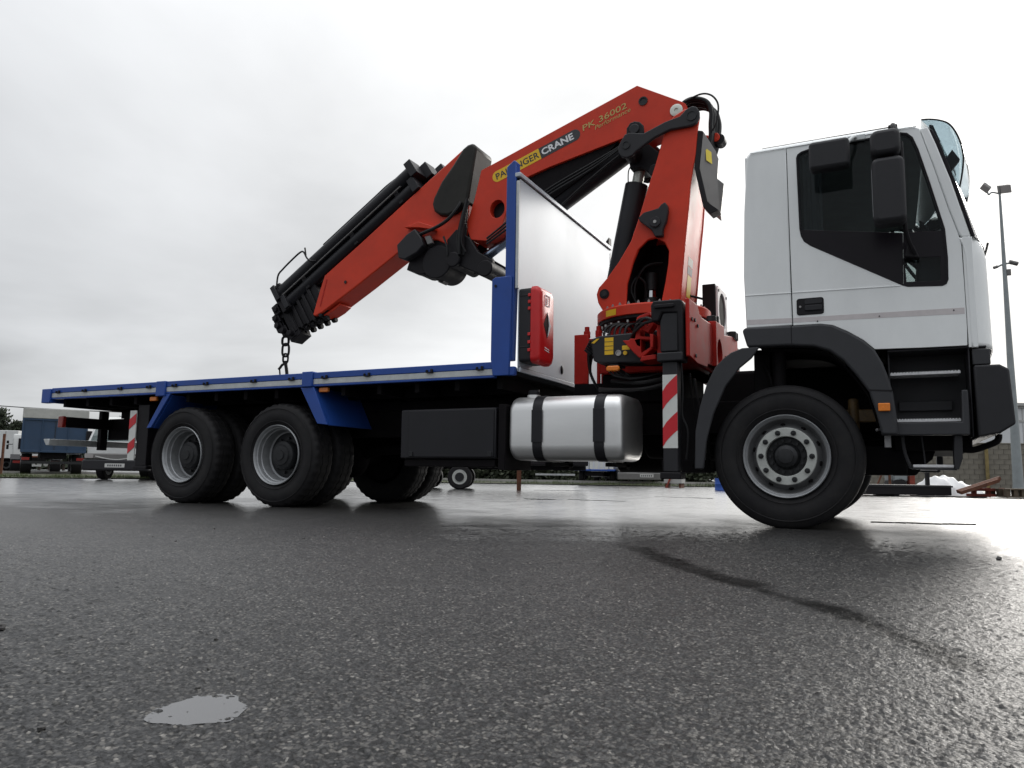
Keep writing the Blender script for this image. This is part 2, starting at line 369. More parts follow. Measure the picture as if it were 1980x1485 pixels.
def asphalt():
    m = bpy.data.materials.new('wet_asphalt'); m.use_nodes = True; t = m.node_tree; b = t.nodes['Principled BSDF']; K = t.links.new
    tc = nd(t, 'ShaderNodeTexCoord'); P = tc.outputs['Object']
    vo = nd(t, 'ShaderNodeTexVoronoi', i_Scale=150.0, i_Randomness=1.0); K(P, vo.inputs['Vector'])
    sp = nd(t, 'ShaderNodeSeparateColor'); K(vo.outputs['Color'], sp.inputs[0])
    ra = nd(t, 'ShaderNodeValToRGB'); e = ra.color_ramp.elements; e[0].position = 0; e[0].color = (0.010, 0.0103, 0.011, 1); e[1].position = 1; e[1].color = (0.18, 0.17, 0.155, 1)
    for p, c in ((0.45, (0.025, 0.0252, 0.026)), (0.72, (0.050, 0.049, 0.048)), (0.90, (0.080, 0.076, 0.070)), (0.97, (0.105, 0.10, 0.092))):
        q = e.new(p); q.color = (*c, 1)
    K(sp.outputs[0], ra.inputs[0])
    pit = math_n(t, 'MULTIPLY_ADD', vo.outputs['Distance'], -1.9, 1.75, clamp=True)
    nz = nd(t, 'ShaderNodeTexNoise', i_Scale=420.0, i_Detail=3.0); K(P, nz.inputs['Vector'])
    big = nd(t, 'ShaderNodeTexNoise', i_Scale=0.45, i_Detail=5.0, i_Roughness=0.55); K(P, big.inputs['Vector'])
    mid = nd(t, 'ShaderNodeTexNoise', i_Scale=3.2, i_Detail=6.0, i_Roughness=0.6); K(P, mid.inputs['Vector'])
    dk = math_n(t, 'MULTIPLY', math_n(t, 'MULTIPLY_ADD', nz.outputs[0], 0.9, 0.55), math_n(t, 'MULTIPLY_ADD', math_n(t, 'ADD', mid.outputs[0], big.outputs[0]), 0.75, 0.28))
    sc = nd(t, 'ShaderNodeVectorMath', operation='SCALE'); K(ra.outputs[0], sc.inputs[0]); K(math_n(t, 'MULTIPLY', dk, math_n(t, 'MULTIPLY', pit, 1.25)), sc.inputs['Scale'])
    se = nd(t, 'ShaderNodeAttribute', attribute_name='seam')
    mx = nd(t, 'ShaderNodeMix', data_type='RGBA'); K(math_n(t, 'MULTIPLY', se.outputs['Fac'], 0.95), mx.inputs[0]); K(sc.outputs[0], mx.inputs[6]); mx.inputs[7].default_value = (0.004, 0.004, 0.004, 1)
    K(mx.outputs[2], b.inputs['Base Color'])
    sx = nd(t, 'ShaderNodeSeparateXYZ'); K(P, sx.inputs[0])
    # standing film of rain: the yard drains away from its crown, so water lies beyond it
    film = math_n(t, 'ADD', math_n(t, 'MULTIPLY_ADD', sx.outputs[1], 0.26, 0.52), math_n(t, 'MULTIPLY', math_n(t, 'SUBTRACT', math_n(t, 'ADD', big.outputs[0], math_n(t, 'MULTIPLY', mid.outputs[0], 0.5)), 0.75), 2.6))
    wet = math_n(t, 'SMOOTHSTEP', film, 0.0, 1.0) if False else math_n(t, 'ADD', film, 0.0, clamp=True)
    ro = math_n(t, 'MULTIPLY_ADD', wet, -0.10, 0.40)
    ro = math_n(t, 'MULTIPLY_ADD', nz.outputs[0], 0.08, math_n(t, 'SUBTRACT', ro, 0.04))
    K(ro, b.inputs['Roughness']); K(math_n(t, 'MULTIPLY', math_n(t, 'MULTIPLY_ADD', wet, 0.25, 0.24), math_n(t, 'MULTIPLY_ADD', se.outputs['Fac'], -0.92, 1.0)), b.inputs['Specular IOR Level'])
    bm = nd(t, 'ShaderNodeBump', i_Strength=0.55, i_Distance=0.004)
    gr_ = nd(t, 'ShaderNodeTexNoise', i_Scale=34.0, i_Detail=4.0, i_Roughness=0.65); K(P, gr_.inputs['Vector'])
    vd = nd(t, 'ShaderNodeTexVoronoi', i_Scale=150.0); K(P, vd.inputs['Vector'])
    K(math_n(t, 'ADD', math_n(t, 'MULTIPLY', vd.outputs['Distance'], -0.6), math_n(t, 'ADD', math_n(t, 'MULTIPLY', nz.outputs[0], 0.5), math_n(t, 'MULTIPLY', gr_.outputs[0], 1.6))), bm.inputs['Height'])
    K(math_n(t, 'MULTIPLY_ADD', wet, -0.20, 0.55), bm.inputs['Strength'])
    # rain film: a smooth clear layer with slow ripples over the stones
    sw = nd(t, 'ShaderNodeTexNoise', i_Scale=7.0, i_Detail=4.0, i_Roughness=0.6); K(P, sw.inputs['Vector'])
    b2 = nd(t, 'ShaderNodeBump', i_Strength=0.35, i_Distance=0.012); K(sw.outputs[0], b2.inputs['Height']); K(b2.outputs[0], b.inputs['Coat Normal'])
    K(math_n(t, 'MULTIPLY', wet, math_n(t, 'MULTIPLY_ADD', se.outputs['Fac'], -0.9, 1.0)), b.inputs['Coat Weight']); K(math_n(t, 'MULTIPLY_ADD', mid.outputs[0], 0.22, 0.08), b.inputs['Coat Roughness']); b.inputs['Coat IOR'].default_value = 1.45
    K(bm.outputs[0], b.inputs['Normal']); MATS['wet_asphalt'] = m
asphalt()
gm = make_ground(); gm.materials.append(MATS['wet_asphalt'])
ground = bpy.data.objects.new('ground', gm); COL.objects.link(ground); ground['kind'] = 'structure'; ground['label'] = 'wet dark asphalt yard with embedded aggregate'

# water in hollows
def water_mat():
    m = bpy.data.materials.new('water'); m.use_nodes = True; t = m.node_tree; b = t.nodes['Principled BSDF']
    b.inputs['Base Color'].default_value = (0.115, 0.115, 0.118, 1); b.inputs['Roughness'].default_value = 0.03; b.inputs['IOR'].default_value = 1.33
    n = nd(t, 'ShaderNodeTexNoise', i_Scale=60.0, i_Detail=2.0); bp_ = nd(t, 'ShaderNodeBump', i_Strength=0.02, i_Distance=0.01)
    t.links.new(n.outputs[0], bp_.inputs['Height']); t.links.new(bp_.outputs[0], b.inputs['Normal'])
    MATS['water'] = m
water_mat()
def puddle(cx, cy, rx, ry, ang, z, seed):
    rnd = random.Random(seed); pts = []
    for i in range(40):
        a = 2 * math.pi * i / 40; q = 1 + 0.10 * math.sin(3 * a + seed) + 0.05 * math.sin(7 * a + 2 * seed) + rnd.uniform(-.02, .02)
        u, v = rx * q * math.cos(a), ry * q * math.sin(a)
        pts.append((cx + u * math.cos(ang) - v * math.sin(ang), cy + u * math.sin(ang) + v * math.cos(ang)))
    mb = MB(); mb.add([(p[0], p[1], z) for p in pts], [tuple(range(40))])
    o = mb.build('puddle', 'water', smooth=0); o['kind'] = 'structure'; return o
o = puddle(-0.285, -4.972, 0.070, 0.078, rad(27), -0.0011, 3); o['label'] = 'small shallow rain puddle lying in the open asphalt'

# thin dark strips, painted shade of low ridges across the far wet yard
M('ridge_shade', (0.010, 0.010, 0.010), 0.9, var=0.3, scale=20, spec=0.05)
def ridge_shade(a, b, w, seed):
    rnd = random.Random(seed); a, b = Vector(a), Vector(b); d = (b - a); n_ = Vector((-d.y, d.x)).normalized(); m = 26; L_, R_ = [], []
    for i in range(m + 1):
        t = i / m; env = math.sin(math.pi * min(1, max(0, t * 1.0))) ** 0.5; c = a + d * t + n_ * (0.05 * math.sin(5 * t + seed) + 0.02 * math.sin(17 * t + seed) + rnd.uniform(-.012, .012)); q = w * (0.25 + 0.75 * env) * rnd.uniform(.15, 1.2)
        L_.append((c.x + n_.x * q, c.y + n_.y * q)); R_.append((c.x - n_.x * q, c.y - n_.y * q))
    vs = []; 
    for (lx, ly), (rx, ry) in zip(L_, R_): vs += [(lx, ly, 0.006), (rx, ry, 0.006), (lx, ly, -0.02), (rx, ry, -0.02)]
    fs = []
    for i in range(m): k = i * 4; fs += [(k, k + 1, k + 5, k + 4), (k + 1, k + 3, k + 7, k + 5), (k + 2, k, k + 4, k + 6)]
    o = MB().add(vs, fs).build('ridge_shade_strip', 'ridge_shade', smooth=0); o['kind'] = 'structure'
ridge_shade((0.54, 1.34), (1.30, 1.68), 0.045, 1); ridge_shade((-4.16, 4.28), (-3.72, 4.44), 0.09, 2); ridge_shade((-3.60, 4.62), (-2.70, 4.44), 0.07, 3); ridge_shade((-3.0, 7.2), (-2.0, 7.0), 0.10, 4); ridge_shade((-6.6, 9.9), (-5.2, 10.4), 0.10, 5)

# ------------------------------------------------------------------ the truck
truck = thing('flatbed_truck', 'white day-cab lorry with long blue flatbed and silver headboard on wet asphalt', 'truck', (-3.0, 1.25, 0))
AX = (0.0, -4.95, -6.33); ZC = 0.527
# ---- wheels
def tyre_mesh(w, n=144):
    R0 = 0.535
    p = [(0.302, 0.035), (0.33, 0.012), (0.40, -0.006), (0.455, 0.0), (0.492, 0.012), (0.507, 0.020), (0.520, 0.030), (R0 - 0.004, 0.045), (R0, 0.07), (R0, w * 0.33), (R0 - 0.012, w * 0.34), (R0 - 0.012, w * 0.37), (R0, w * 0.38)]
    q = p + [(R0, w - (h)) for (r_, h) in [(0, w * 0.38)]] + [(r_, w - h) for r_, h in reversed(p[:-1])]
    lug = {i: (0.984, 2) for i, (r_, h) in enumerate(q) if r_ > 0.515}
    return q, lug
def tyre(w, parent, c, flip=1, lugs=True):
    q, lug = tyre_mesh(w)
    mb = MB(); mb.lathe([(r_, h * flip) for r_, h in q], c, 'y', 144, lug if lugs else None)
    # raised bands on the sidewall
    for rr_ in (0.342, 0.470):
        mb.lathe([(rr_, -0.004 * flip), (rr_ + 0.003, -0.0085 * flip), (rr_ + 0.007, -0.0085 * flip), (rr_ + 0.010, -0.004 * flip)], c, 'y', 96)
    return mb.build('tyre', 'rubber', parent, smooth=50)
def front_wheel(y, flip):
    c = (0, y, ZC); F = flip
    mb = MB(); P = [(0.302, 0.03), (0.309, 0.004), (0.303, -0.004), (0.294, 0.002), (0.288, 0.022), (0.282, 0.026)]
    mb.lathe([(r_, h * F) for r_, h in P], c, 'y', 72)
    w = mb.build('wheel', 'rim_paint', truck, smooth=40)
    MB().lathe([(r_, h * F) for r_, h in [(0.283, 0.0265), (0.276, 0.032), (0.266, 0.07), (0.250, 0.095), (0.226, 0.060), (0.213, 0.022)]], c, 'y', 72).build('wheel_dish', 'rim_dish', w)
    MB().lathe([(r_, h * F) for r_, h in [(0.2135, 0.021), (0.208, 0.013), (0.150, 0.013), (0.146, 0.018), (0.146, 0.075)]], c, 'y', 72).build('wheel_disc', 'rim_face', w)
    # hand holes as dark pockets in the cone of the disc
    hole = None
    for k in range(10):
        a = 2 * math.pi * (k + 0.5) / 10 + 0.1
        if hole is None:
            h = MB(); h.sphere((0, 0, 0), 1, 12, 8); me = h.mesh('hand_hole'); me.materials.append(MATS['chassis'])
            hole = me
        o = bpy.data.objects.new('hand_hole', hole); COL.objects.link(o); o.parent = w
        o.location = Vector((0.2385 * math.cos(a), y + 0.074 * F, ZC + 0.2385 * math.sin(a))) - wpos(w)
        o.scale = (0.019, 0.012, 0.011); o.rotation_euler = (0, math.pi / 2 - a, 0)
    MB().lathe([(0.146, 0.07 * F), (0.10, 0.068 * F), (0.085, 0.05 * F), (0.080, 0.012 * F), (0.055, -0.004 * F), (0.052, -0.016 * F), (0.03, -0.02 * F), (0.001, -0.02 * F)], c, 'y', 48).build('hub', 'hub_iron', w)
    nut = None
    for k in range(10):
        a = 2 * math.pi * k / 10 + rad(72)
        if nut is None:
            h = MB(); h.lathe([(0.0195, 0.0), (0.0195, -0.006 * F), (0.0165, -0.008 * F)], (0, 0, 0), 'y', 16); h.cyl((0, -0.006 * F, 0), (0, -0.026 * F, 0), 0.0165, 6); h.cyl((0, -0.026 * F, 0), (0, -0.036 * F, 0), 0.010, 10, 0.008)
            nut = h.mesh('wheel_nut'); nut.materials.append(MATS['hub_iron'])
        o = bpy.data.objects.new('wheel_nut', nut); COL.objects.link(o); o.parent = w
        o.location = Vector((0.179 * math.cos(a), y + 0.013 * F, ZC + 0.179 * math.sin(a))) - wpos(w)
    bl = MB()
    for k in range(14):
        a = 2 * math.pi * k / 14
        bl.cyl((0.118 * math.cos(a), y + 0.07 * F, ZC + 0.118 * math.sin(a)), (0.118 * math.cos(a), y + 0.045 * F, ZC + 0.118 * math.sin(a)), 0.011, 8)
    bl.build('hub_bolts', 'hub_iron', w, kind='stuff')
    tyre(0.31, w, c, F, False)
    MB().cyl((0, y + 0.09 * F, ZC), (0, y + 0.2 * F, ZC), 0.24, 32).build('brake_drum', 'chassis', w)
    return w
def rear_wheel(x, y, flip):
    c = (x, y, ZC); F = flip
    mb = MB(); mb.lathe([(r_, h * F) for r_, h in [(0.302, 0.03), (0.309, 0.004), (0.303, -0.003), (0.295, 0.003), (0.288, 0.028), (0.276, 0.036), (0.270, 0.075), (0.262, 0.082), (0.256, 0.16), (0.252, 0.178), (0.235, 0.185)]], c, 'y', 72)
    w = mb.build('wheel', 'rim_paint', truck, smooth=40)
    MB().lathe([(r_, h * F) for r_, h in [(0.236, 0.185), (0.205, 0.178), (0.150, 0.178), (0.150, 0.11), (0.142, 0.095), (0.11, 0.085), (0.10, 0.07), (0.055, 0.066), (0.05, 0.055), (0.001, 0.055)]], c, 'y', 40).build('hub', 'hub_iron', w)
    for k in range(10):
        a = 2 * math.pi * k / 10 + 0.2
        MB().cyl((x + 0.178 * math.cos(a), y + 0.178 * F, ZC + 0.178 * math.sin(a)), (x + 0.178 * math.cos(a), y + 0.15 * F, ZC + 0.178 * math.sin(a)), 0.016, 6).build('wheel_nut', 'hub_iron', w)
    tyre(0.30, w, c, F); tyre(0.30, w, (x, y + 0.345 * F, ZC), F)
    MB().cyl((x, y + 0.36 * F, ZC), (x, y + 0.64 * F, ZC), 0.26, 28).build('inner_rim', 'chassis', w)
    return w
front_wheel(0.062, 1); front_wheel(2.438, -1)
for x in AX[1:]: rear_wheel(x, 0.02, 1); rear_wheel(x, 2.48, -1)

# ---- chassis
ch = MB()
for y0 in (0.82, 1.60):
    ch.box(-8.72, 0.95, y0, y0 + 0.08, 0.74, 1.02)
for x in (-8.6, -7.4, -5.64, -4.2, -3.2, -2.0, -0.9, 0.3, 0.9): ch.box(x - 0.05, x + 0.05, 0.9, 1.6, 0.78, 0.98)
frame = ch.build('chassis_frame', 'chassis', truck, 0.006)
sub = MB()
for y0 in (0.80, 1.62): sub.box(-8.45, -2.3, y0, y0 + 0.08, 1.022, 1.118)
sub.build('bed_subframe', 'chassis', truck, 0.004)
for x in AX[1:]:
    a = MB(); a.cyl((x, 0.35, ZC), (x, 2.15, ZC), 0.075, 16); a.sphere((x, 1.25, ZC), 0.23, 18, 12, (1, .8, 1)); a.cyl((x, 1.25, ZC + .02), (x + 0.45, 1.25, ZC + 0.1), 0.09, 14, 0.06)
    a.build('rear_axle', 'chassis', truck)
a = MB(); a.box(-0.07, 0.07, 0.4, 2.1, 0.36, 0.46); a.build('front_axle', 'chassis', truck, 0.02)
for y0 in (0.70, 1.70):
    s = MB()
    for k in range(5): s.prism([(-5.64 - 0.82 + .1 * k, 0.60 + .022 * k), (-5.64, 0.70 + .022 * k), (-5.64 + 0.82 - .1 * k, 0.60 + .022 * k), (-5.64 + 0.82 - .1 * k, 0.618 + .022 * k), (-5.64, 0.718 + .022 * k), (-5.64 - 0.82 + .1 * k, 0.618 + .022 * k)], y0, y0 + 0.1)
    s.build('leaf_spring', 'chassis', truck)
    s = MB()
    for k in range(4): s.prism([(-0.78 + .12 * k, 0.66 + .02 * k), (0, 0.56 + .02 * k), (0.78 - .12 * k, 0.66 + .02 * k), (0.78 - .12 * k, 0.676 + .02 * k), (0, 0.576 + .02 * k), (-0.78 + .12 * k, 0.676 + .02 * k)], y0 + .05, y0 + 0.13)
    s.build('leaf_spring', 'chassis', truck)
MB().cyl((-4.5, 1.25, 0.62), (-0.6, 1.25, 0.78), 0.06, 16).build('drive_shaft', 'chassis', truck)
e = MB(); e.box(-0.75, 0.85, 0.95, 1.55, 0.55, 1.30); e.cyl((-1.4, 1.25, 0.75), (-0.7, 1.25, 0.8), 0.22, 20, 0.3); e.box(-0.2, 0.7, 0.98, 1.5, 0.40, 0.56)
e.build('engine', 'chassis', truck, 0.03)
e = MB(); e.box(0.86, 0.92, 0.7, 1.8, 0.62, 1.3); e.build('radiator', 'chassis', truck, 0.01)
MB().cyl((-1.95, 2.15, 0.66), (-1.05, 2.15, 0.66), 0.26, 28).build('exhaust_silencer', 'chassis', truck)
bt = MB(); bt.box(-1.02, -0.62, 1.75, 2.42, 0.42, 0.98); bt.box(-0.98, -0.66, 1.76, 2.4, 0.985, 1.02); bt.build('battery_box', 'chassis', truck, 0.01)
for (x, y) in ((-2.55, 2.05), (-3.0, 2.05), (-3.5, 2.05)):
    MB().cyl((x, y - 0.35, 0.66), (x, y + 0.35, 0.66), 0.14, 20).build('air_tank', 'chassis', truck)
hg = MB()   # pipes and brackets seen hanging between the near wheel and the leg
hg.box(-0.99, -0.70, 0.42, 0.78, 0.44, 1.02); hg.box(-1.0, -0.60, 0.30, 0.44, 0.40, 0.50)
hg.tube([(-0.70, 0.2, 1.15), (-0.66, 0.16, 0.95), (-0.62, 0.18, 0.8), (-0.68, 0.2, 0.6), (-0.72, 0.2, 0.44)], 0.012)
hg.tube([(-0.74, 0.22, 1.2), (-0.70, 0.22, 0.8), (-0.60, 0.2, 0.62), (-0.62, 0.2, 0.42)], 0.010)
hg.build('frame_brackets', 'chassis', truck, 0.008)
sp = MB(); sp.box(0.28, 0.62, 0.52, 0.60, 0.80, 0.90); sp.cyl((0.45, 0.48, 0.52), (0.45, 0.55, 0.98), 0.04, 14)
M('oily_brass', (0.16, 0.10, 0.04), 0.55, var=0.5, scale=14, dirt=0.4)
sp.build('spring_hanger', 'oily_brass', truck, 0.01)
bl = MB(); bl.box(0.655, 0.70, 0.36, 0.44, 0.60, 0.70); bl.tube([(0.60, .4, .73), (0.66, .38, .74), (0.70, .4, .72)], 0.012); bl.build('air_valve', 'tread_alu', truck, 0.006)

# ---- near fuel tank, tool box
def rr_ring(n=6): return rr(0.06, 0.68, 0.487, 1.045, 0.13, n)
tk = MB(); ring = rr_ring(7); xs = [(-2.305, 0.80), (-2.30, 0.90), (-2.285, 0.955), (-2.265, 0.985), (-2.24, 1.0), (-1.33, 1.0), (-1.30, 0.985), (-1.278, 0.955), (-1.265, 0.90), (-1.260, 0.80)]
cy, cz = 0.37, 0.766; vs = []; fs = []; m = len(ring)
for x, q in xs:
    for (yy, zz) in ring:
        # scale inwards evenly (not by ratio) so edges round off
        d = (1 - q) * 0.30; hy, hz = 0.31, 0.279
        vs.append((x, cy + (yy - cy) * (hy - d) / hy, cz + (zz - cz) * (hz - d) / hz))
for i in range(len(xs) - 1):
    for k in range(m): fs.append((i * m + k, i * m + (k + 1) % m, (i + 1) * m + (k + 1) % m, (i + 1) * m + k))
fs += [tuple(range(m)), tuple(range((len(xs) - 1) * m, len(xs) * m))[::-1]]
tk.add(vs, fs); tank = tk.build('fuel_tank', 'alu_tank', truck, smooth=50)
for x0 in (-2.066, -1.503):
    b = MB(); o_ = rr(0.052, 0.688, 0.479, 1.053, 0.137, 7); i_ = rr(0.061, 0.679, 0.488, 1.044, 0.129, 7)
    b.prismx(o_, x0, x0 + 0.088, [i_]); b.box(x0 - 0.006, x0 + 0.094, 0.046, 0.0515, 0.64, 0.92)
    b.build('tank_strap', 'black_satin', tank, 0.002)
cp = MB(); cp.cyl((-2.13, 0.22, 1.03), (-2.13, 0.22, 1.065), 0.06, 20); cp.build('filler_neck', 'alu_tank', tank)
cp = MB(); cp.cyl((-2.13, 0.22, 1.0655), (-2.13, 0.22, 1.10), 0.052, 12); cp.box(-2.18, -2.08, 0.21, 0.23, 1.1, 1.112); cp.build('filler_cap', 'black_satin', tank, 0.004)
br = MB()
for x in (-2.02, -1.46): br.box(x - 0.03, x + 0.03, 0.3, 0.82, 0.44, 0.475); br.box(x - 0.03, x + 0.03, 0.70, 0.80, 0.42, 1.0)
br.build('tank_bracket', 'chassis', truck, 0.004)
tb = MB(); tb.box(-3.43, -2.42, 0.05, 0.62, 0.497, 0.952); box_ = tb.build('tool_box', 'black_satin', truck, 0.012)
d = MB(); d.prism(rr(-3.335, -2.435, 0.512, 0.938, 0.015), 0.038, 0.0495); d.build('box_door', 'black_satin', box_, 0.004)
for x in (-3.30, -2.47):
    h = MB(); h.box(x - 0.02, x + 0.02, 0.028, 0.0375, 0.515, 0.56); h.build('latch', 'hub_iron', box_, 0.003)
b = MB(); b.box(-3.40, -2.44, 0.08, 0.6, 0.425, 0.490); b.box(-2.40, -2.33, 0.06, 0.6, 0.40, 0.98); b.build('box_bracket', 'chassis', truck, 0.006)

# ---- bed
bed = MB(); bed.box(-8.84, -2.26, 0.02, 2.48, 1.236, 1.285); bed.build('bed_floor', 'chassis', truck)
M('bed_steel', (0.10, 0.10, 0.10), 0.6, metal=0.3, var=0.25, scale=6, dirt=0.2)
MB().box(-8.80, -2.26, 0.06, 2.44, 1.290, 1.305).build('deck_plate', 'bed_steel', truck)
ub = MB()
for i in range(15): ub.box(-8.6 + i * 0.44, -8.55 + i * 0.44, 0.1, 2.4, 1.12, 1.234)
ub.build('cross_members', 'chassis', truck)
POSTS = ((-8.873, -8.70, 1.168, 1.345), (-6.772, -6.618, 1.186, 1.357), (-4.615, -4.48, 1.209, 1.364))
def side(F, y):     # F=1 near flank, -1 far flank; y: flank plane
    Y = lambda a: y + F * a
    segs = [(-8.70, -6.772), (-6.618, -4.615), (-4.48, -2.42)]
    for a, b in segs:
        MB().prism([(a, 1.290), (b, 1.290), (b, 1.353), (a, 1.353)], Y(0), Y(0.05)).build('side_rail', 'blue_paint', truck, 0.006)
        MB().prism([(a, 1.2335), (b, 1.2335), (b, 1.2885), (a, 1.2885)], Y(0.004), Y(0.02)).build('galvanised_strip', 'galv_strip', truck, 0.003)
        MB().prism([(a, 1.212), (b, 1.212), (b, 1.232), (a, 1.232)], Y(0.002), Y(0.06)).build('lower_lip', 'blue_paint', truck, 0.003)
    for x0, x1, z0, z1 in POSTS:
        MB().prism([(x0, z0), (x1, z0), (x1, z1), (x0, z1)], Y(-0.018), Y(0.07)).build('stake_post', 'blue_paint', truck, 0.008)
    for x in (-8.564, -8.053, -7.399, -6.901, -6.478, -5.985, -5.282, -4.761, -4.327, -3.805, -3.091, -2.56):
        h = MB(); h.prism([(x - 0.035, 1.282), (x + 0.035, 1.282), (x + 0.035, 1.292), (x - 0.035, 1.292)], Y(-0.02), Y(0.006))
        h.prism([(x - 0.035, 1.292), (x - 0.02, 1.292), (x - 0.02, 1.312), (x - 0.035, 1.312)], Y(-0.02), Y(-0.002)); h.prism([(x + 0.014, 1.292), (x + 0.035, 1.292), (x + 0.035, 1.318), (x + 0.014, 1.318)], Y(-0.02), Y(-0.002))
        h.build('lashing_hook', 'black_metal', truck, 0.002)
    # blue mudguard wings
    def wing(pts, xs_, nm):
        m_ = MB(); m_.prism(pts, Y(0.0), Y(0.03)); m_.build(nm, 'blue_paint', truck, 0.004)
    wing([(-6.905, 0.826), (-6.83, 0.832), (-6.545, 1.209), (-6.64, 1.209)], None, 'mudguard_strut')
    wing([(-4.64, 1.205), (-4.47, 1.205), (-4.276, 0.823), (-4.405, 0.838)], None, 'mudguard_strut')
    m_ = MB(); m_.add([(-6.83, Y(.032), .832), (-6.83, Y(.72), .832), (-6.55, Y(.72), 1.2), (-6.55, Y(.032), 1.2), (-6.82, Y(.032), .826), (-6.82, Y(.72), .826), (-6.54, Y(.72), 1.194), (-6.54, Y(.032), 1.194)], [(0, 1, 2, 3), (7, 6, 5, 4), (0, 4, 5, 1), (3, 2, 6, 7), (0, 3, 7, 4), (1, 5, 6, 2)]); m_.build('mudguard_sheet', 'blue_paint', truck)
    m_ = MB(); m_.add([(-4.276, Y(.032), .823), (-4.276, Y(.72), .823), (-4.47, Y(.72), 1.2), (-4.47, Y(.032), 1.2), (-4.288, Y(.032), .818), (-4.288, Y(.72), .818), (-4.482, Y(.72), 1.195), (-4.482, Y(.032), 1.195)], [(0, 1, 2, 3), (7, 6, 5, 4), (0, 4, 5, 1), (3, 2, 6, 7), (0, 3, 7, 4), (1, 5, 6, 2)]); m_.build('mudguard_sheet', 'blue_paint', truck)
    for x0, x1, z0, z1 in ((-6.936, -6.824, 1.142, 1.19), (-4.437, -4.322, 1.156, 1.202)):
        l = MB(); l.prism(rr(x0, x1, z0, z1, 0.012), Y(0.04), Y(0.075)); l.build('side_marker', 'amber_lens', truck, 0.006)
        l = MB(); l.prism([(x0 + .02, z1 - .01), (x1 - .02, z1 - .01), (x1 - .02, 1.24), (x0 + .02, 1.24)], Y(0.078), Y(0.085)); l.build('marker_bracket', 'chassis', truck)
side(1, 0.0); side(-1, 2.5)
MB().box(-8.872, -8.842, 0.075, 2.425, 1.18, 1.34).build('tail_rail', 'blue_paint', truck, 0.006)
MB().prism([(-8.80, 1.228), (-8.80, 1.19), (-8.55, 1.12), (-2.5, 1.12), (-2.5, 1.228)], 0.50, 0.53).build('bed_stringer', 'chassis', truck)
MB().prism([(-8.80, 1.228), (-8.80, 1.19), (-8.55, 1.12), (-2.5, 1.12), (-2.5, 1.228)], 1.97, 2.0).build('bed_stringer', 'chassis', truck)
# rear light bar, underrun bar, rear stabiliser posts
r_ = MB(); r_.box(-8.70, -8.62, 0.175, 2.325, 0.872, 1.004); lb = r_.build('light_bar', 'chassis', truck, 0.006)
for y0, y1 in ((0.12, 0.17), (2.33, 2.38)): MB().box(-8.72, -8.62, y0, y1, 0.866, 1.01).build('tail_lamp', 'red_lens', truck, 0.01)
u = MB(); u.prism([(-8.92, 0.722), (-8.80, 0.722), (-8.80, 0.642), (-8.86, 0.642)], 0.08, 2.42); u.build('underrun_bar', 'galv_strip', truck, 0.006)
for y in (0.72, 1.72): MB().box(-8.79, -8.72, y, y + 0.1, 0.60, 1.115).build('underrun_bracket', 'chassis', truck, 0.004)
for F, y in ((1, 0.10), (-1, 2.40)):
    leg = MB(); leg.prism([(-7.215, 0.40), (-7.03, 0.40), (-7.03, 1.11), (-7.215, 1.11)], y + F * 0.02, y + F * 0.17); leg.box(-7.23, -7.0, min(y, y + F * .2), max(y, y + F * .2), 0.36, 0.398)
    rl = leg.build('rear_stabiliser', 'black_metal', truck, 0.006)
    MB().prism([(-7.335, 0.462), (-7.222, 0.462), (-7.222, 1.045), (-7.335, 1.045)], y + F * 0.004, y + F * 0.016).build('reflector_board', 'reflector_white', rl)
    for z in (0.54, 0.825):
        MB().prism([(-7.335, z + .0), (-7.222, z + .075), (-7.222, z + .185), (-7.335, z + .115)], y - F * 0.001, y + F * 0.0035).build('red_stripe', 'reflector_red', rl)
for y in (0.55, 1.95):
    MB().box(-7.3, -6.95, y - .25, y + .25, 0.95, 1.11).build('rear_stabiliser_beam', 'chassis', truck)

# ---- headboard
hb = MB(); hb.box(-2.206, -2.200, 0.03, 2.47, 1.262, 3.012); head = hb.build('headboard', 'galvanised', truck)
for F, y in ((1, 0.0), (-1, 2.5)):
    Y = lambda a: y + F * a
    MB().prism([(-2.325, 1.36), (-2.25, 1.36), (-2.230, 2.2), (-2.230, 3.175 if F > 0 else 3.02), (-2.252, 3.19 if F > 0 else 3.025), (-2.325, 3.135 if F > 0 else 3.0)], Y(0.0), Y(0.09)).build('headboard_post', 'blue_paint', truck, 0.008)
    MB().prism([(-2.42, 1.222), (-2.257, 1.222), (-2.245, 1.99), (-2.247, 2.11), (-2.41, 2.11), (-2.442, 2.09), (-2.442, 1.37)], Y(-0.03), Y(-0.002)).build('headboard_bracket', 'blue_paint', truck, 0.006)
    MB().prism([(-2.30, 1.222), (-2.21, 1.222), (-2.21, 1.30), (-2.27, 1.30)], Y(-0.02), Y(0.03)).build('corner_casting', 'blue_paint', truck, 0.006)
    MB().box(-2.224, -2.196, min(Y(.0), Y(.028)), max(Y(.0), Y(.028)), 2.0, 2.99).build('edge_trim', 'galv_strip', truck, 0.003)
    MB().cyl((-2.40, Y(-0.03), 2.03), (-2.40, Y(-0.038), 2.03), 0.012, 10).build('bolt', 'black_metal', truck)
MB().box(-2.245, -2.185, 0.0, 2.5, 3.028, 3.068).build('headboard_cap', 'galvanised', truck, 0.006)
MB().box(-2.232, -2.202, 0.03, 2.47, 3.0125, 3.0275).build('cap_gasket', 'black_metal', truck)
MB().prism([(-2.26, 3.07), (-2.19, 3.07), (-2.19, 3.16)], 2.40, 2.49).build('corner_hook', 'black_metal', truck)
MB().box(-2.1985, -2.180, 0.04, 2.46, 1.258, 1.296).build('headboard_sill', 'galvanised', truck, 0.003)
MB().box(-2.1988, -2.196, 0.04, 2.46, 1.2965, 1.304).build('sill_seam', 'black_metal', truck)
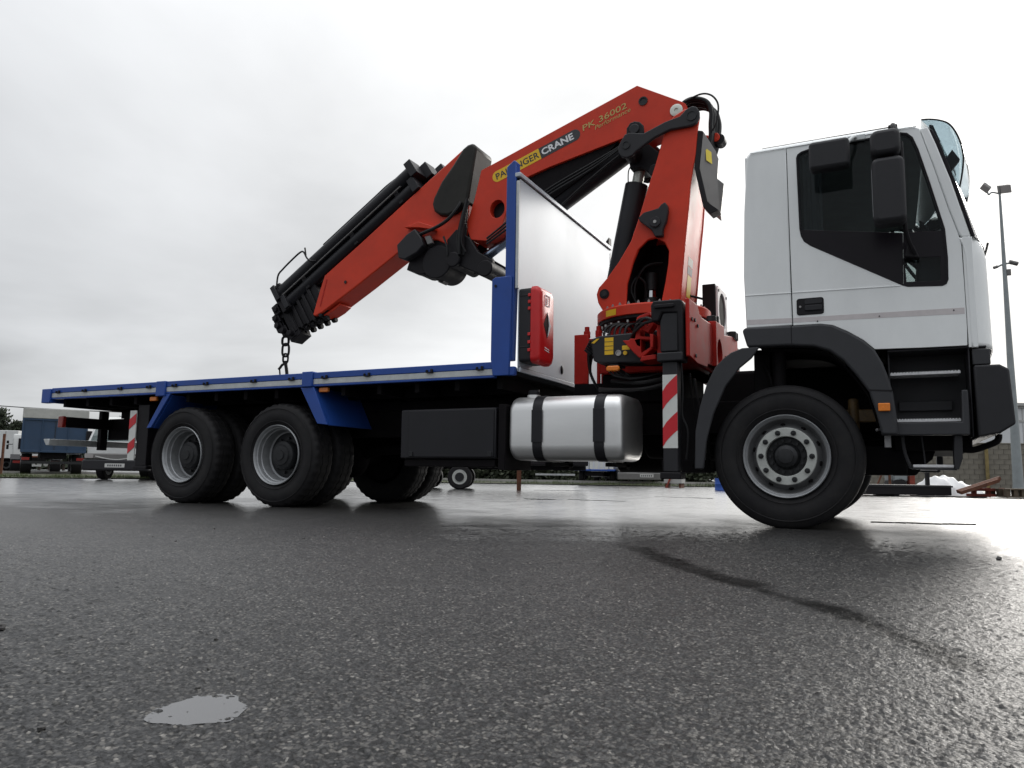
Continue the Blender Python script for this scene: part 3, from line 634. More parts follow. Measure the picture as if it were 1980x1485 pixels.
for y, z in ((0.62, 1.47), (1.02, 1.40)):
    MB().sphere((-2.199, y, z), 0.045, 12, 8, (0.25, .7, 1)).build('headboard_bolt', 'black_metal', truck)

# ---- cab
X0, XD0, XD1 = -0.262, 0.078, 1.188
WIN = [(0.142, 2.79), (0.150, 2.815), (0.175, 2.832), (0.222, 2.842), (0.515, 2.848), (0.838, 2.856), (0.887, 2.842), (0.920, 2.806), (0.951, 2.714), (1.017, 2.436), (1.089, 2.106), (1.097, 1.90), (1.093, 1.745), (1.082, 1.718), (1.060, 1.708), (0.85, 1.722), (0.818, 1.735), (0.222, 2.097), (0.178, 2.135), (0.158, 2.18), (0.150, 2.234)]
def inset(poly, d):
    c = Vector((sum(p[0] for p in poly) / len(poly), sum(p[1] for p in poly) / len(poly))); n = len(poly); out = []
    ar = sum(poly[i][0] * poly[(i + 1) % n][1] - poly[(i + 1) % n][0] * poly[i][1] for i in range(n)); sg = 1 if ar > 0 else -1
    for i in range(n):
        a, b, cc = Vector(poly[i - 1]), Vector(poly[i]), Vector(poly[(i + 1) % n])
        n1 = Vector((-(b - a).y, (b - a).x)).normalized(); n2 = Vector((-(cc - b).y, (cc - b).x)).normalized(); nn = (n1 + n2); nn = nn / max(0.4, nn.length_squared / 2 + 1e-6) / 1 if nn.length else n1
        nn = (n1 + n2).normalized()
        out.append(tuple(b + nn * d * sg))
    return out
cabw = MB()
cab = None
DOOR = [(0.081, 1.5), (0.27, 1.498), (0.352, 1.482), (0.453, 1.427), (0.553, 1.357), (0.622, 1.287), (0.929, 1.280), (1.188, 1.279), (1.192, 1.40), (1.190, 1.68), (1.186, 1.982), (1.171, 2.062), (1.123, 2.237), (1.043, 2.570), (0.967, 2.862), (0.94, 2.878), (0.071, 2.888), (0.074, 2.367)]
REARP = [(-0.258, 1.502), (0.074, 1.5), (0.070, 1.757), (0.068, 2.367), (0.065, 2.888), (-0.205, 2.888), (-0.228, 2.85), (-0.256, 2.414), (-0.270, 1.915)]
cab = MB()
# back wall, roof, header, floor pan as the cab body
cab.box(-0.245, -0.215, 0.07, 2.43, 1.45, 2.87)
rp = []
for i in range(9):
    a = rad(90 * i / 8); rp.append((0.045 + 0.10 * (1 - math.cos(a)), 2.882 + 0.058 * math.sin(a)))
rp = rp + [(1.25, 2.962)] + [(2.5 - p[0], p[1]) for p in reversed(rp)] + [(2.44, 2.86), (0.06, 2.86)]
n_ = len(rp); vs = []; fs = []
for x, dz, sc in ((-0.232, -0.035, .985), (-0.205, -0.008, .995), (-0.15, 0.0, 1), (0.3, 0.0, 1), (0.80, -0.004, 1), (0.93, -0.02, 1), (1.0, -0.055, .985)):
    for (yy, zz) in rp: vs.append((x, 1.25 + (yy - 1.25) * sc, zz + dz * (1 if zz > 2.87 else 0)))
for i in range(6):
    for k in range(n_): fs.append((i * n_ + k, i * n_ + (k + 1) % n_, (i + 1) * n_ + (k + 1) % n_, (i + 1) * n_ + k))
fs += [tuple(range(n_)), tuple(range(6 * n_, 7 * n_))[::-1]]
cab.add(vs, fs)
cab = cab.build('cab', 'white_paint', truck, smooth=40)
def front_x(y):      # plan curve of the cab nose
    t = abs(y - 1.25) / 1.21
    return -0.055 - 0.055 * t ** 2.2 - 0.12 * max(0, (t - 0.84) / 0.16) ** 2.4
def grid_sheet(rows, thick=None):      # rows: list of point rows
    mb = MB(); m_ = len(rows[0]); vs = [p for r in rows for p in r]; fs = []
    for i in range(len(rows) - 1):
        for k in range(m_ - 1): fs.append((i * m_ + k, i * m_ + k + 1, (i + 1) * m_ + k + 1, (i + 1) * m_ + k))
    return mb.add(vs, fs)
def solidify(o, t):
    md = o.modifiers.new('solid', 'SOLIDIFY'); md.thickness = t; md.offset = 0; return o
ys = [0.042, 0.05, 0.07, 0.10, 0.14, 0.20, 0.30, 0.45, 0.7, 1.0, 1.25, 1.5, 1.8, 2.05, 2.2, 2.3, 2.36, 2.40, 2.43, 2.45, 2.458]
def nose(z): return 1.44 - 0.012 * (z - 1.26) - 0.03 * max(0, (z - 1.9) / .13) ** 2
rows = [[(front_x(y) + nose(z), y, z) for y in ys] for z in (1.262, 1.3, 1.5, 1.7, 1.9, 1.98, 2.015, 2.03)]
fp = solidify(grid_sheet(rows).build('front_panel', 'white_paint', cab, smooth=60), 0.012)
rows = [[(1.19 + (front_x(y) + 1.405 - 1.19) * k, y, 2.032) for y in ys] for k in (0, 1)]
grid_sheet(rows).build('scuttle', 'white_paint', cab)
for F, y in ((1, 0.042), (-1, 2.458)):
    c_ = MB(); c_.prism([(1.196, 1.264), (1.252, 1.264), (1.252, 2.03), (1.192, 2.036)], y, y + F * 0.012); c_.build('corner_panel', 'white_paint', cab, 0.003)
    # A pillar between door and windscreen
    pl = MB(); pl.prism([(0.972, 2.862), (1.048, 2.57), (1.128, 2.237), (1.178, 2.055), (1.192, 2.036), (1.245, 2.034), (1.145, 2.457), (1.066, 2.737), (1.022, 2.872)], y + F * 0.004, y + F * 0.06); pl.build('pillar', 'white_paint', cab, 0.008)
    pg = MB(); pg.prism([(1.030, 2.85), (1.070, 2.735), (1.149, 2.457), (1.250, 2.036), (1.272, 2.038), (1.17, 2.46), (1.092, 2.742), (1.048, 2.85)], y + F * 0.012, y + F * 0.062); pg.build('windscreen_gasket', 'black_gloss', cab, 0.004)
    dr = MB(); dr.prism(DOOR, y, y + F * 0.032, [inset(WIN, -0.006)]); door = dr.build('door', 'white_paint', cab, 0.006)
    rp_ = MB(); rp_.prism(REARP, y, y + F * 0.03); rp_.build('side_panel', 'white_paint', cab, 0.008)
    MB().prism([(0.05, 1.5), (1.2, 1.3), (1.2, 2.0), (0.96, 2.86), (0.05, 2.86)], y + F * 0.0335, y + F * 0.045, [inset(WIN, 0.012)]).build('door_lining', 'interior', door)
    # lower black panel and glass
    LOWB = [(0.160, 2.226), (0.165, 2.185), (0.184, 2.142), (0.226, 2.104), (0.815, 1.748), (0.815, 2.08), (0.80, 2.120)]
    LOWB = [(0.152, 2.228), (0.160, 2.180), (0.182, 2.138), (0.224, 2.101), (0.822, 1.738), (0.834, 2.1145), ]
    MB().prism(LOWB, y + F * 0.004, y + F * 0.012).build('window_panel', 'black_gloss', door, 0.003)
    MB().prism([(0.8225, 1.738), (0.85, 1.726), (1.060, 1.712), (1.08, 1.722), (1.090, 1.745), (1.093, 1.90), (1.0855, 2.100), (0.8345, 2.1145)], y + F * 0.004, y + F * 0.012, [[(0.842, 1.755), (1.052, 1.742), (1.056, 1.912), (0.836, 1.93)]]).build('quarter_frame', 'black_gloss', door, 0.002)
    MB().prism([(0.842, 1.755), (1.052, 1.742), (1.056, 1.912), (0.836, 1.93)], y + F * 0.006, y + F * 0.010).build('quarter_glass', 'side_glass', door, smooth=0)
    UPG = [(0.1535, 2.231), (0.824, 2.118), (1.0845, 2.104), (1.014, 2.436), (0.948, 2.713), (0.917, 2.803), (0.885, 2.838), (0.838, 2.852), (0.515, 2.844), (0.222, 2.838), (0.177, 2.828), (0.153, 2.812), (0.146, 2.79)]
    MB().prism(UPG, y + F * 0.007, y + F * 0.011).build('side_window', 'side_glass', door, smooth=0)
    gs = MB(); w1 = inset(WIN, -0.005); w2 = inset(WIN, 0.007); gs.prism(w1, y - F * 0.003, y + F * 0.004, [w2]); gs.build('window_seal', 'black_gloss', door)
    # swage line: a slim pressed crease
    MB().prism([(-0.262, 1.752), (0.072, 1.744), (0.072, 1.752), (-0.262, 1.760)], y - F * 0.004, y + F * 0.002).build('crease', 'white_paint', cab, 0.002)
    MB().prism([(0.08, 1.744), (0.80, 1.726), (0.80, 1.734), (0.08, 1.752)], y - F * 0.004, y + F * 0.002).build('crease', 'white_paint', door, 0.002)
    # faint mark of a removed stripe
    MB().prism([(-0.252, 1.527), (0.072, 1.520), (0.072, 1.556), (-0.252, 1.567)], y - F * 0.0012, y + F * 0.001).build('stripe_mark', 'grey_mark', cab)
    MB().prism([(0.083, 1.520), (0.40, 1.515), (1.183, 1.497), (1.183, 1.540), (0.083, 1.556)], y - F * 0.0012, y + F * 0.001).build('stripe_mark', 'grey_mark', door)
    for x in (0.25, 0.66, 1.12): MB().cyl((x, y - F * .0013, 1.515 + .01 * x), (x, y - F * .004, 1.515 + .01 * x), 0.005, 8).build('rivet', 'black_metal', door)
    # handle recess
    hd = MB(); hd.prism(rr(0.108, 0.297, 1.570, 1.697, 0.02), y - F * 0.006, y + F * 0.002); hh = hd.build('door_handle', 'black_metal', door, 0.004)
    MB().prism(rr(0.165, 0.285, 1.600, 1.640, 0.012), y - F * 0.016, y - F * 0.0065).build('grip', 'dark_plastic', hh, 0.004)
    MB().prism(rr(0.165, 0.285, 1.650, 1.685, 0.012), y - F * 0.010, y - F * 0.0065).build('grip_lip', 'dark_plastic', hh, 0.004)
    MB().cyl((0.134, y - F * 0.0063, 1.634), (0.134, y - F * 0.012, 1.634), 0.008, 12).build('key_barrel', 'bolt_steel', hh)
# door shut line, rain gutter, roof rail
MB().box(-0.12, 0.78, 0.125, 0.14, 2.930, 2.952).build('roof_rail', 'black_metal', cab, 0.003)
MB().box(-0.12, 0.78, 2.36, 2.375, 2.930, 2.952).build('roof_rail', 'black_metal', cab, 0.003)
for y0, y1 in ((0.036, 0.043), (2.457, 2.464)): MB().prism([(-0.20, 2.884), (0.95, 2.879), (0.95, 2.886), (-0.20, 2.892)], y0, y1).build('rain_gutter', 'white_paint', cab, 0.002)
# windscreen
zs = [2.036, 2.15, 2.3, 2.45, 2.6, 2.7, 2.78, 2.85]
def ws_x(y, z): return 1.262 + (z - 2.036) * -0.268 + front_x(y) * 0.0 + 0.125 * (1 - (abs(y - 1.25) / 1.2) ** 4)
yy_ = [0.06 + 2.38 * i / 22 for i in range(23)]
grid_sheet([[(ws_x(y, z), y, z) for y in yy_] for z in zs]).build('windscreen', 'wind_glass', cab, smooth=60)
MB().add([(ws_x(y, 2.85) - 0.004, y, 2.85) for y in yy_] + [(0.985, y, 2.93) for y in yy_], [(i, i + 1, 24 + i, 23 + i) for i in range(22)]).build('windscreen_header', 'white_paint', cab)
for F, y in ((1, 0.45), (1, 1.25)):
    wp = MB(); wp.tube([(1.385, y + .5, 2.045), (1.39, y + .2, 2.07), (1.385, y, 2.08)], 0.008); wp.cyl((1.375, y + .5, 2.02), (1.375, y + .5, 2.06), 0.02, 10); wp.build('wiper', 'black_metal', cab)
# sun visor
VP = [(0.985, 2.945), (1.038, 2.938), (1.099, 2.918), (1.154, 2.882), (1.194, 2.812), (1.222, 2.72), (1.232, 2.64), (1.229, 2.57), (1.215, 2.48), (1.199, 2.405)]
def vx(y): return 0.12 * (1 - (abs(y - 1.25) / 1.2) ** 2.2)
yv = [0.09 + 2.32 * i / 20 for i in range(21)]
lift = lambda i: 1.0
vis = (grid_sheet([[(x + vx(y) * min(1, i / 3) * .9, y, z + (0.10 if i >= 7 else 0) * 0) for y in yv] for i, (x, z) in enumerate(VP[:7])]).build('sun_visor', 'visor_acrylic', cab, smooth=60))
for F, y in ((1, 0.085), (-1, 2.415)):
    ck = MB(); ck.prism(VP + [(1.13, 2.56), (1.085, 2.735), (1.03, 2.86)], y, y + F * 0.004); ck.build('visor_cheek', 'visor_acrylic', vis)
    ed = MB(); ed.tube([(x, y, z) for x, z in VP], 0.006); ed.build('visor_edge', 'black_metal', vis)
    bk = MB(); bk.prism([(1.03, 2.80), (1.10, 2.77), (1.06, 2.90), (1.035, 2.91)], y + F * 0.02, y + F * 0.09); bk.prism([(0.99, 2.84), (1.09, 2.80), (1.07, 2.77), (1.03, 2.76)], y + F * 0.01, y + F * 0.05); bk.build('visor_bracket', 'black_metal', vis, 0.004)
    bk = MB(); bk.prism([(1.11, 2.62), (1.17, 2.70), (1.215, 2.62), (1.16, 2.55)], y + F * 0.03, y + F * 0.08); bk.build('visor_bracket', 'black_metal', vis, 0.004)
# mirrors (both flanks)
for F, y in ((1, 0.0), (-1, 2.5)):
    Y = lambda a: y + F * a
    m1 = MB(); m1.prism(rr(0.652, 0.855, 2.10, 2.565, 0.045), Y(-0.30), Y(-0.13)); mm = m1.build('door_mirror', 'dark_plastic', truck, 0.03, seg=3)
    MB().box(0.6508, 0.6516, min(Y(-.255), Y(-.175)), max(Y(-.255), Y(-.175)), 2.16, 2.50).build('mirror_glass', 'chrome', mm)
    MB().prism(rr(0.650, 0.838, 2.585, 2.765, 0.05), Y(-0.30), Y(-0.12)).build('wide_mirror', 'dark_plastic', mm, 0.03, seg=3)
    ar = MB(); ar.tube([(0.80, Y(.03), 2.90), (0.80, Y(-.10), 2.86), (0.82, Y(-.16), 2.78)], 0.017); ar.tube([(0.84, Y(-.17), 2.70), (0.845, Y(-.17), 2.40), (0.842, Y(-.15), 2.14), (0.86, Y(-.10), 2.02), (0.90, Y(-.02), 1.93), (0.90, Y(.02), 1.92)], 0.016)
    ar.prism(rr(0.77, 0.83, 2.86, 2.91, 0.01), Y(0.0), Y(0.05)); ar.build('mirror_arm', 'black_metal', mm)
    ft = MB(); ft.prism([(0.835, 1.915), (0.93, 1.90), (0.90, 1.99), (0.862, 2.03)], Y(-0.03), Y(0.043)); ft.build('mirror_foot', 'black_metal', mm, 0.01)
    k = MB(); k.prism(rr(0.247, 0.517, 2.578, 2.790, 0.03), Y(-0.22), Y(-0.10)); km = k.build('kerb_mirror', 'dark_plastic', truck, 0.025, seg=3)
    a_ = MB(); a_.tube([(0.50, Y(-.14), 2.77), (0.54, Y(-.08), 2.83), (0.55, Y(.02), 2.87)], 0.014); a_.prism(rr(0.50, 0.62, 2.845, 2.885, 0.008), Y(0.018), Y(0.046)); a_.build('mirror_arm', 'galv_strip', km, 0.003)
# interior
M('curtain_cloth', (0.22, 0.225, 0.235), 0.9, var=0.1, scale=8)
it = MB(); it.box(-0.21, 1.0, 0.10, 2.40, 2.84, 2.855); it.build('headliner', 'headliner', cab)
it = MB(); it.box(-0.213, -0.19, 0.10, 2.40, 1.5, 2.84); it.build('rear_lining', 'interior', cab)
it = MB(); it.box(-0.22, 1.20, 0.10, 2.40, 1.40, 1.47); it.build('cab_floor', 'chassis', cab, 0.01)
it = MB(); it.prism([(0.90, 1.5), (1.10, 1.5), (1.16, 2.0), (1.05, 2.05), (0.92, 1.95)], 0.14, 2.36); it.build('dashboard', 'interior', cab, 0.02)
for y in (0.30, 1.60):
    pass
for F, y in ((1, 0.11), (-1, 2.39)):
    rows = [[(0.15 + 0.012 * i, y + F * 0.012 * math.sin(i * 1.9), z) for i in range(14)] for z in (2.05, 2.82)]
    grid_sheet(rows).build('curtain', 'curtain_cloth', cab, smooth=60)
for y in (0.30, 1.60):
    st = MB(); st.prism(rr(0.0, 0.48, 1.72, 1.88, 0.06), y, y + 0.5); st.prism([(-0.12, 1.85), (0.02, 1.82), (-0.03, 2.5), (-0.14, 2.5)], y + .02, y + 0.48); st.prism(rr(-0.14, -0.04, 2.52, 2.74, 0.03), y + .12, y + 0.38); st.build('seat', 'interior', cab, 0.03)
sw = MB(); ring_ = [(0.86 - 0.10 * math.cos(t), 0.62 + 0.22 * math.sin(t), 2.08 + 0.19 * math.cos(t)) for t in [2 * math.pi * i / 24 for i in range(25)]]
sw.tube(ring_, 0.014, 8, False); sw.cyl((0.87, 0.62, 2.08), (1.0, 0.62, 1.95), 0.03); sw.tube([ring_[6], (0.86, 0.62, 2.08), ring_[18]], 0.012); sw.build('steering_wheel', 'interior', cab)
# ---- wheel-arch trims, steps, bumper
FEN = [(-0.283, 1.478), (-0.258, 1.499), (0.071, 1.488), (0.27, 1.489), (0.350, 1.474), (0.451, 1.418), (0.551, 1.349), (0.620, 1.278), (0.668, 1.18), (0.697, 1.087), (0.725, 0.965), (0.742, 0.80), (0.748, 0.672), (0.642, 0.676), (0.612, 0.835), (0.573, 0.982), (0.5, 1.096), (0.414, 1.212), (0.325, 1.286), (0.221, 1.324), (0.055, 1.341), (-0.248, 1.347)]
RAR = [(-0.659, 0.426), (-0.648, 0.718), (-0.612, 0.904), (-0.557, 1.076), (-0.489, 1.207), (-0.425, 1.272), (-0.37, 1.312), (-0.286, 1.343), (-0.16, 1.344), (-0.218, 1.262), (-0.308, 1.19), (-0.413, 1.057), (-0.508, 0.848), (-0.563, 0.65), (-0.59, 0.427)]
for F, y in ((1, 0.0), (-1, 2.5)):
    Y = lambda a: y + F * a
    fd = MB(); fd.prism(FEN, Y(-0.012), Y(0.10)); fen = fd.build('wheel_arch', 'grey_plastic', truck, 0.016, seg=3)
    MB().prism([(0.068, 1.342), (0.074, 1.342), (0.074, 1.489), (0.068, 1.489)], Y(-0.0135), Y(-0.0122)).build('joint', 'black_metal', fen)
    MB().prism([(0.565, 0.995), (0.722, 0.985), (0.724, 0.975), (0.570, 0.985)], Y(-0.0145), Y(-0.0122)).build('joint', 'black_metal', fen)
    ra_ = MB(); ra_.prism(RAR, Y(-0.01), Y(0.02)); rear = ra_.build('mudguard', 'grey_plastic', truck, 0.008, seg=2)
    # curved inner sheet of the guard
    pts = [(-0.655, 0.44), (-0.644, 0.716), (-0.608, 0.90), (-0.552, 1.07), (-0.485, 1.20), (-0.42, 1.266), (-0.365, 1.306), (-0.284, 1.337)]
    g = MB(); g.add([(p[0], Y(.021), p[1]) for p in pts] + [(p[0], Y(.42), p[1]) for p in pts], [(i, i + 1, 9 + i, 8 + i) for i in range(7)]); solidify(g.build('guard_sheet', 'grey_plastic', rear), 0.006)
    pts = [(-0.24, 1.335), (0.055, 1.33), (0.221, 1.312), (0.32, 1.276), (0.405, 1.205), (0.49, 1.09), (0.562, 0.978), (0.60, 0.835), (0.63, 0.69)]
    g = MB(); g.add([(p[0], Y(.101), p[1]) for p in pts] + [(p[0], Y(.62), p[1]) for p in pts], [(i, i + 1, 10 + i, 9 + i) for i in range(8)]); solidify(g.build('arch_liner', 'chassis', fen), 0.006)
    # step well
    st = MB(); st.box(0.70, 1.20, min(Y(.34), Y(.36)), max(Y(.34), Y(.36)), 0.70, 1.27); st.box(0.70, 0.712, min(Y(.10), Y(.36)), max(Y(.10), Y(.36)), 0.72, 1.27); st.prism([(0.70, 1.262), (1.3, 1.262), (1.3, 1.275), (0.70, 1.275)], Y(0.06), Y(0.36))
    st.box(1.19, 1.20, min(Y(.06), Y(.36)), max(Y(.06), Y(.36)), 0.66, 1.27); st.box(0.76, 1.10, min(Y(.30), Y(.335)), max(Y(.30), Y(.335)), 0.86, 0.93); st.build('step_well', 'dark_plastic', truck, 0.006)
    sb = MB(); sb.prism([(0.642, 0.672), (1.176, 0.672), (1.176, 0.975), (1.138, 0.975), (1.134, 0.76), (0.642, 0.76)], Y(0.03), Y(0.10)); sb.build('step_surround', 'grey_plastic', truck, 0.008)
    for xa, xb, z in ((0.713, 1.144, 1.098), (0.732, 1.132, 0.768)):
        s_ = MB(); nT = 22
        pl_ = [(xa, z), (xb, z), (xb, z + 0.017)]
        for i in range(nT):
            x_ = xb - (xb - xa) * (i + .5) / nT; w_ = (xb - xa) / nT * .3; pl_ += [(x_ + w_, z + 0.017), (x_ + w_ * .6, z + 0.023), (x_ - w_ * .6, z + 0.023), (x_ - w_, z + 0.017)]
        pl_ += [(xa, z + 0.017)]
        s_.prism(pl_, Y(0.102), Y(0.13)); s_.box(xa, xb, min(Y(.132), Y(.31)), max(Y(.132), Y(.31)), z + 0.004, z + 0.014); s_.build('step_tread', 'tread_alu', truck, 0.001)
    ls = MB(); ls.box(0.83, 1.075, min(Y(.08), Y(.24)), max(Y(.08), Y(.24)), 0.452, 0.472); lt = ls.build('hanging_step', 'tread_alu', truck, 0.003)
    b_ = MB(); b_.prism([(1.078, 0.44), (1.10, 0.44), (1.127, 0.515), (1.13, 0.67), (1.085, 0.67), (1.076, 0.54)], Y(0.06), Y(0.20)); b_.prism([(0.80, 0.452), (0.826, 0.44), (1.09, 0.434), (1.09, 0.450), (0.826, 0.450)], Y(.075), Y(.22)); b_.tube([(0.772, Y(.12), 0.67), (0.782, Y(.12), 0.56), (0.815, Y(.12), 0.45)], 0.012); b_.tube([(0.89, Y(.15), 0.67), (0.90, Y(.15), 0.56), (0.905, Y(.15), 0.47)], 0.006); b_.build('step_hanger', 'dark_plastic', lt, 0.004)
    ind = MB(); ind.prism(rr(0.628, 0.703, 0.838, 0.894, 0.006), Y(-0.03), Y(-0.0125)); ind.build('side_indicator', 'amber_lens', truck, 0.005)
BUM = [(1.216, 1.14), (1.365, 1.14), (1.418, 1.106), (1.432, 0.836), (1.436, 0.742), (1.343, 0.678), (1.222, 0.655)]
b_ = MB(); b_.prism(BUM, 0.03, 2.47); bumper = b_.build('bumper', 'dark_plastic', truck, 0.014, seg=3)
b_ = MB(); b_.prism([(1.214, 1.145), (1.318, 1.145), (1.316, 1.25), (1.214, 1.255)], 0.05, 2.45); b_.build('bumper_valance', 'grey_plastic', truck, 0.006)
for y in (0.28, 1.90):
    h_ = MB(); h_.prismx(rr(y, y + 0.32, 0.84, 1.04, 0.03), 1.43, 1.442); h_.build('headlight', 'lamp_glass', bumper)
    h_ = MB(); h_.prismx(rr(y - .01, y + 0.33, 0.83, 1.05, 0.03), 1.42, 1.4365); h_.build('headlight_bowl', 'chrome', bumper)
gr = MB(); gr.prismx(rr(0.65, 1.85, 1.32, 1.72, 0.03), 1.365, 1.388); grille = gr.build('grille', 'black_metal', cab)
for i in range(6): MB().box(1.3885, 1.396, 0.70, 1.80, 1.355 + .06 * i, 1.38 + .06 * i).build('grille_slat', 'dark_plastic', grille, 0.003)
th = MB(); th.tube([(1.37, 0.35, 0.69), (1.36, 0.35, 0.645), (1.30, 0.35, 0.612), (1.20, 0.35, 0.58), (1.10, 0.4, 0.60)], 0.022); th.build('tow_bar', 'chassis', truck)
fu = MB(); fu.box(0.72, 1.22, 0.45, 2.05, 0.58, 0.80); fu.prism([(0.70, 0.62), (1.0, 0.60), (0.97, 0.52), (0.9, 0.46), (0.86, 0.40), (0.70, 0.40)], 0.6, 1.9); fu.box(0.15, 0.8, 0.5, 0.62, 0.40, 0.62); fu.build('front_crossmember', 'chassis', truck, 0.01)
cbr = MB(); cbr.box(-0.24, -0.12, 0.25, 2.25, 1.0, 1.36); cbr.cyl((-0.05, 0.22, 0.98), (-0.05, 0.22, 1.36), 0.05); cbr.tube([(-.2, .3, 1.3), (-.12, .2, 1.15), (-.1, .22, 1.0)], .012); cbr.build('cab_mount', 'chassis', truck, 0.01)

# ------------------------------------------------------------------ extinguisher box on the headboard
ex = thing('fire_extinguisher_box', 'red and black fire extinguisher box hung on the silver headboard beside the blue post', 'extinguisher box', (-2.1, 0.18, 1.32))
MB().prismx(rr(0.04, 0.36, 1.345, 2.005, 0.03), -2.199, -2.086).build('body', 'dark_plastic', ex, 0.006)
for z in (1.47, 1.93): MB().prismx(rr(0.036, 0.364, z, z + 0.012, 0.005), -2.19, -2.09).build('body_rib', 'dark_plastic', ex, 0.002)
lid = MB(); sec = [(-2.085, 0.030, 0.37, 1.332, 2.02), (-2.04, 0.030, 0.37, 1.332, 2.02), (-2.015, 0.040, 0.36, 1.345, 2.005), (-2.0, 0.058, 0.342, 1.37, 1.975)]
vs = []; fs = []; n_ = None
for x, a, b, c_, d_ in sec:
    rg = rr(a, b, c_, d_, 0.05, 5); n_ = len(rg); vs += [(x, p[0], p[1]) for p in rg]
for i in range(3):
    for k in range(n_): fs.append((i * n_ + k, i * n_ + (k + 1) % n_, (i + 1) * n_ + (k + 1) % n_, (i + 1) * n_ + k))
fs += [tuple(range(n_)), tuple(range(3 * n_, 4 * n_))[::-1]]
lid.add(vs, fs); lid = lid.build('lid', 'red_plastic', ex, 0.004)
DI = [(0.20, 1.80), (0.275, 1.685), (0.20, 1.57), (0.125, 1.685)]
MB().prismx(DI, -1.9995, -1.996).build('window', 'black_gloss', lid)
MB().prismx([(0.21, 1.775), (0.272, 1.685), (0.205, 1.58), (0.232, 1.685)], -1.9955, -1.993).build('window_edge', 'white_print', lid)
for z in (1.43, 1.50, 1.57, 1.80, 1.86, 1.92):
    MB().box(-2.108, -2.082, 0.022, 0.034, z, z + 0.028).build('hinge', 'red_plastic', lid, 0.003)
pg = MB()      # small moulded extinguisher sign: frame, bottle and flame strokes
pg.prismx(rr(0.15, 0.255, 1.855, 1.955, 0.006), -1.9995, -1.997, [rr(0.158, 0.247, 1.863, 1.947, 0.004)]); pg.prismx(rr(0.185, 0.205, 1.87, 1.925, 0.006), -1.9995, -1.996); pg.prismx([(0.19, 1.928), (0.2, 1.928), (0.225, 1.94), (0.2, 1.938)], -1.9995, -1.996)
pg.build('sign', 'white_print', lid)
for z in (1.455, 1.475): MB().prismx([(0.15, z), (0.245, z - 0.012), (0.245, z - 0.004), (0.15, z + .008)], -1.9995, -1.997).build('moulded_line', 'white_print', lid)

# ------------------------------------------------------------------ loader crane
cr = thing('loader_crane', 'red folding loader crane mounted behind the cab with boom folded back over the flatbed', 'crane', (-1.33, 1.25, 1.03))
YN, YF = 0.93, 1.57
# base
bs = MB(); bs.box(-1.70, -0.78, 0.72, 1.78, 1.30, 1.60); bs.lathe([(0.50, 1.60), (0.46, 1.66), (0.43, 1.80)], (-1.33, 1.25, 0), 'z', 48); base = bs.build('base', 'red_casting', cr, 0.012)
MB().box(-1.7, -0.95, 0.80, 1.70, 1.035, 1.298).build('base_mount', 'chassis', cr, 0.012)
bs = MB(); bs.lathe([(0.02, 1.795), (0.50, 1.795), (0.525, 1.81), (0.525, 1.835)], (-1.33, 1.25, 0), 'z', 72); bs.build('slew_bearing', 'black_metal', cr)
MB().lathe([(0.535, 1.836), (0.545, 1.842), (0.545, 1.925), (0.53, 1.94), (0.02, 1.94)], (-1.33, 1.25, 0), 'z', 72).build('slew_ring', 'red_paint', cr, 0, 30)
bme = MB(); bme.cyl((0, 0, 0), (0, 0, 0.022), 0.014, 6); bme.cyl((0, 0, 0.022), (0, 0, 0.034), 0.007, 8); bme = bme.mesh('ring_bolt'); bme.materials.append(MATS['bolt_steel'])
for k in range(32):
    a = 2 * math.pi * k / 32
    o = bpy.data.objects.new('ring_bolt', bme); COL.objects.link(o); o.parent = cr; o.location = Vector((-1.33 + 0.495 * math.cos(a), 1.25 + 0.495 * math.sin(a), 1.94)) - wpos(cr)
    o = bpy.data.objects.new('ring_bolt', bme); COL.objects.link(o); o.parent = cr; o.location = Vector((-1.33 + 0.512 * math.cos(a), 1.25 + 0.512 * math.sin(a), 1.794)) - wpos(cr); o.rotation_euler = (math.pi, 0, 0)
MB().add([(-1.33 + 0.5465 * math.cos(a), 1.25 + 0.5465 * math.sin(a), z) for z in (1.852, 1.91) for a in [rad(-128 + 5 * i) for i in range(4)]] , [(i, i + 1, 5 + i, 4 + i) for i in range(3)]).build('sticker', 'yellow_sign', cr)
# side column
COLP = [(-1.744, 1.948), (-1.790, 2.03), (-1.805, 2.112), (-1.781, 2.175), (-1.696, 2.261), (-1.575, 2.412), (-1.456, 2.598), (-1.375, 2.82), (-1.289, 3.09), (-1.205, 3.337), (-1.152, 3.516), (-1.11, 3.66), (-1.03, 3.77), (-0.92, 3.82), (-0.83, 3.80), (-0.782, 3.713), (-0.802, 3.594), (-0.825, 3.352), (-0.846, 3.253), (-0.878, 3.055), (-0.893, 2.868), (-0.931, 2.531), (-0.969, 2.14), (-0.982, 1.948)]
HOLE = [(-1.505, 1.975), (-1.493, 2.181), (-1.433, 2.384), (-1.374, 2.517), (-1.292, 2.588), (-1.211, 2.600), (-1.132, 2.550), (-1.088, 2.459), (-1.095, 2.346), (-1.124, 2.167), (-1.165, 1.975)]
c_ = MB(); c_.prism(COLP, YN, YN + 0.035, [HOLE]); c_.prism(COLP, YF - 0.035, YF)
column = c_.build('column', 'red_paint', cr, 0.012, seg=3)
fr = [(-0.990, 1.95), (-0.977, 2.14), (-0.939, 2.531), (-0.901, 2.868), (-0.886, 3.055), (-0.854, 3.253), (-0.833, 3.352), (-0.812, 3.58)]
f_ = MB(); f_.prism([(x, z) for x, z in fr] + [(x - 0.03, z) for x, z in reversed(fr)], YN + 0.036, YF - 0.036); f_.build('front_plate', 'red_paint', column)
bh = [(-1.54, 1.95), (-1.52, 2.2), (-1.475, 2.45), (-1.41, 2.66), (-1.372, 2.80)]
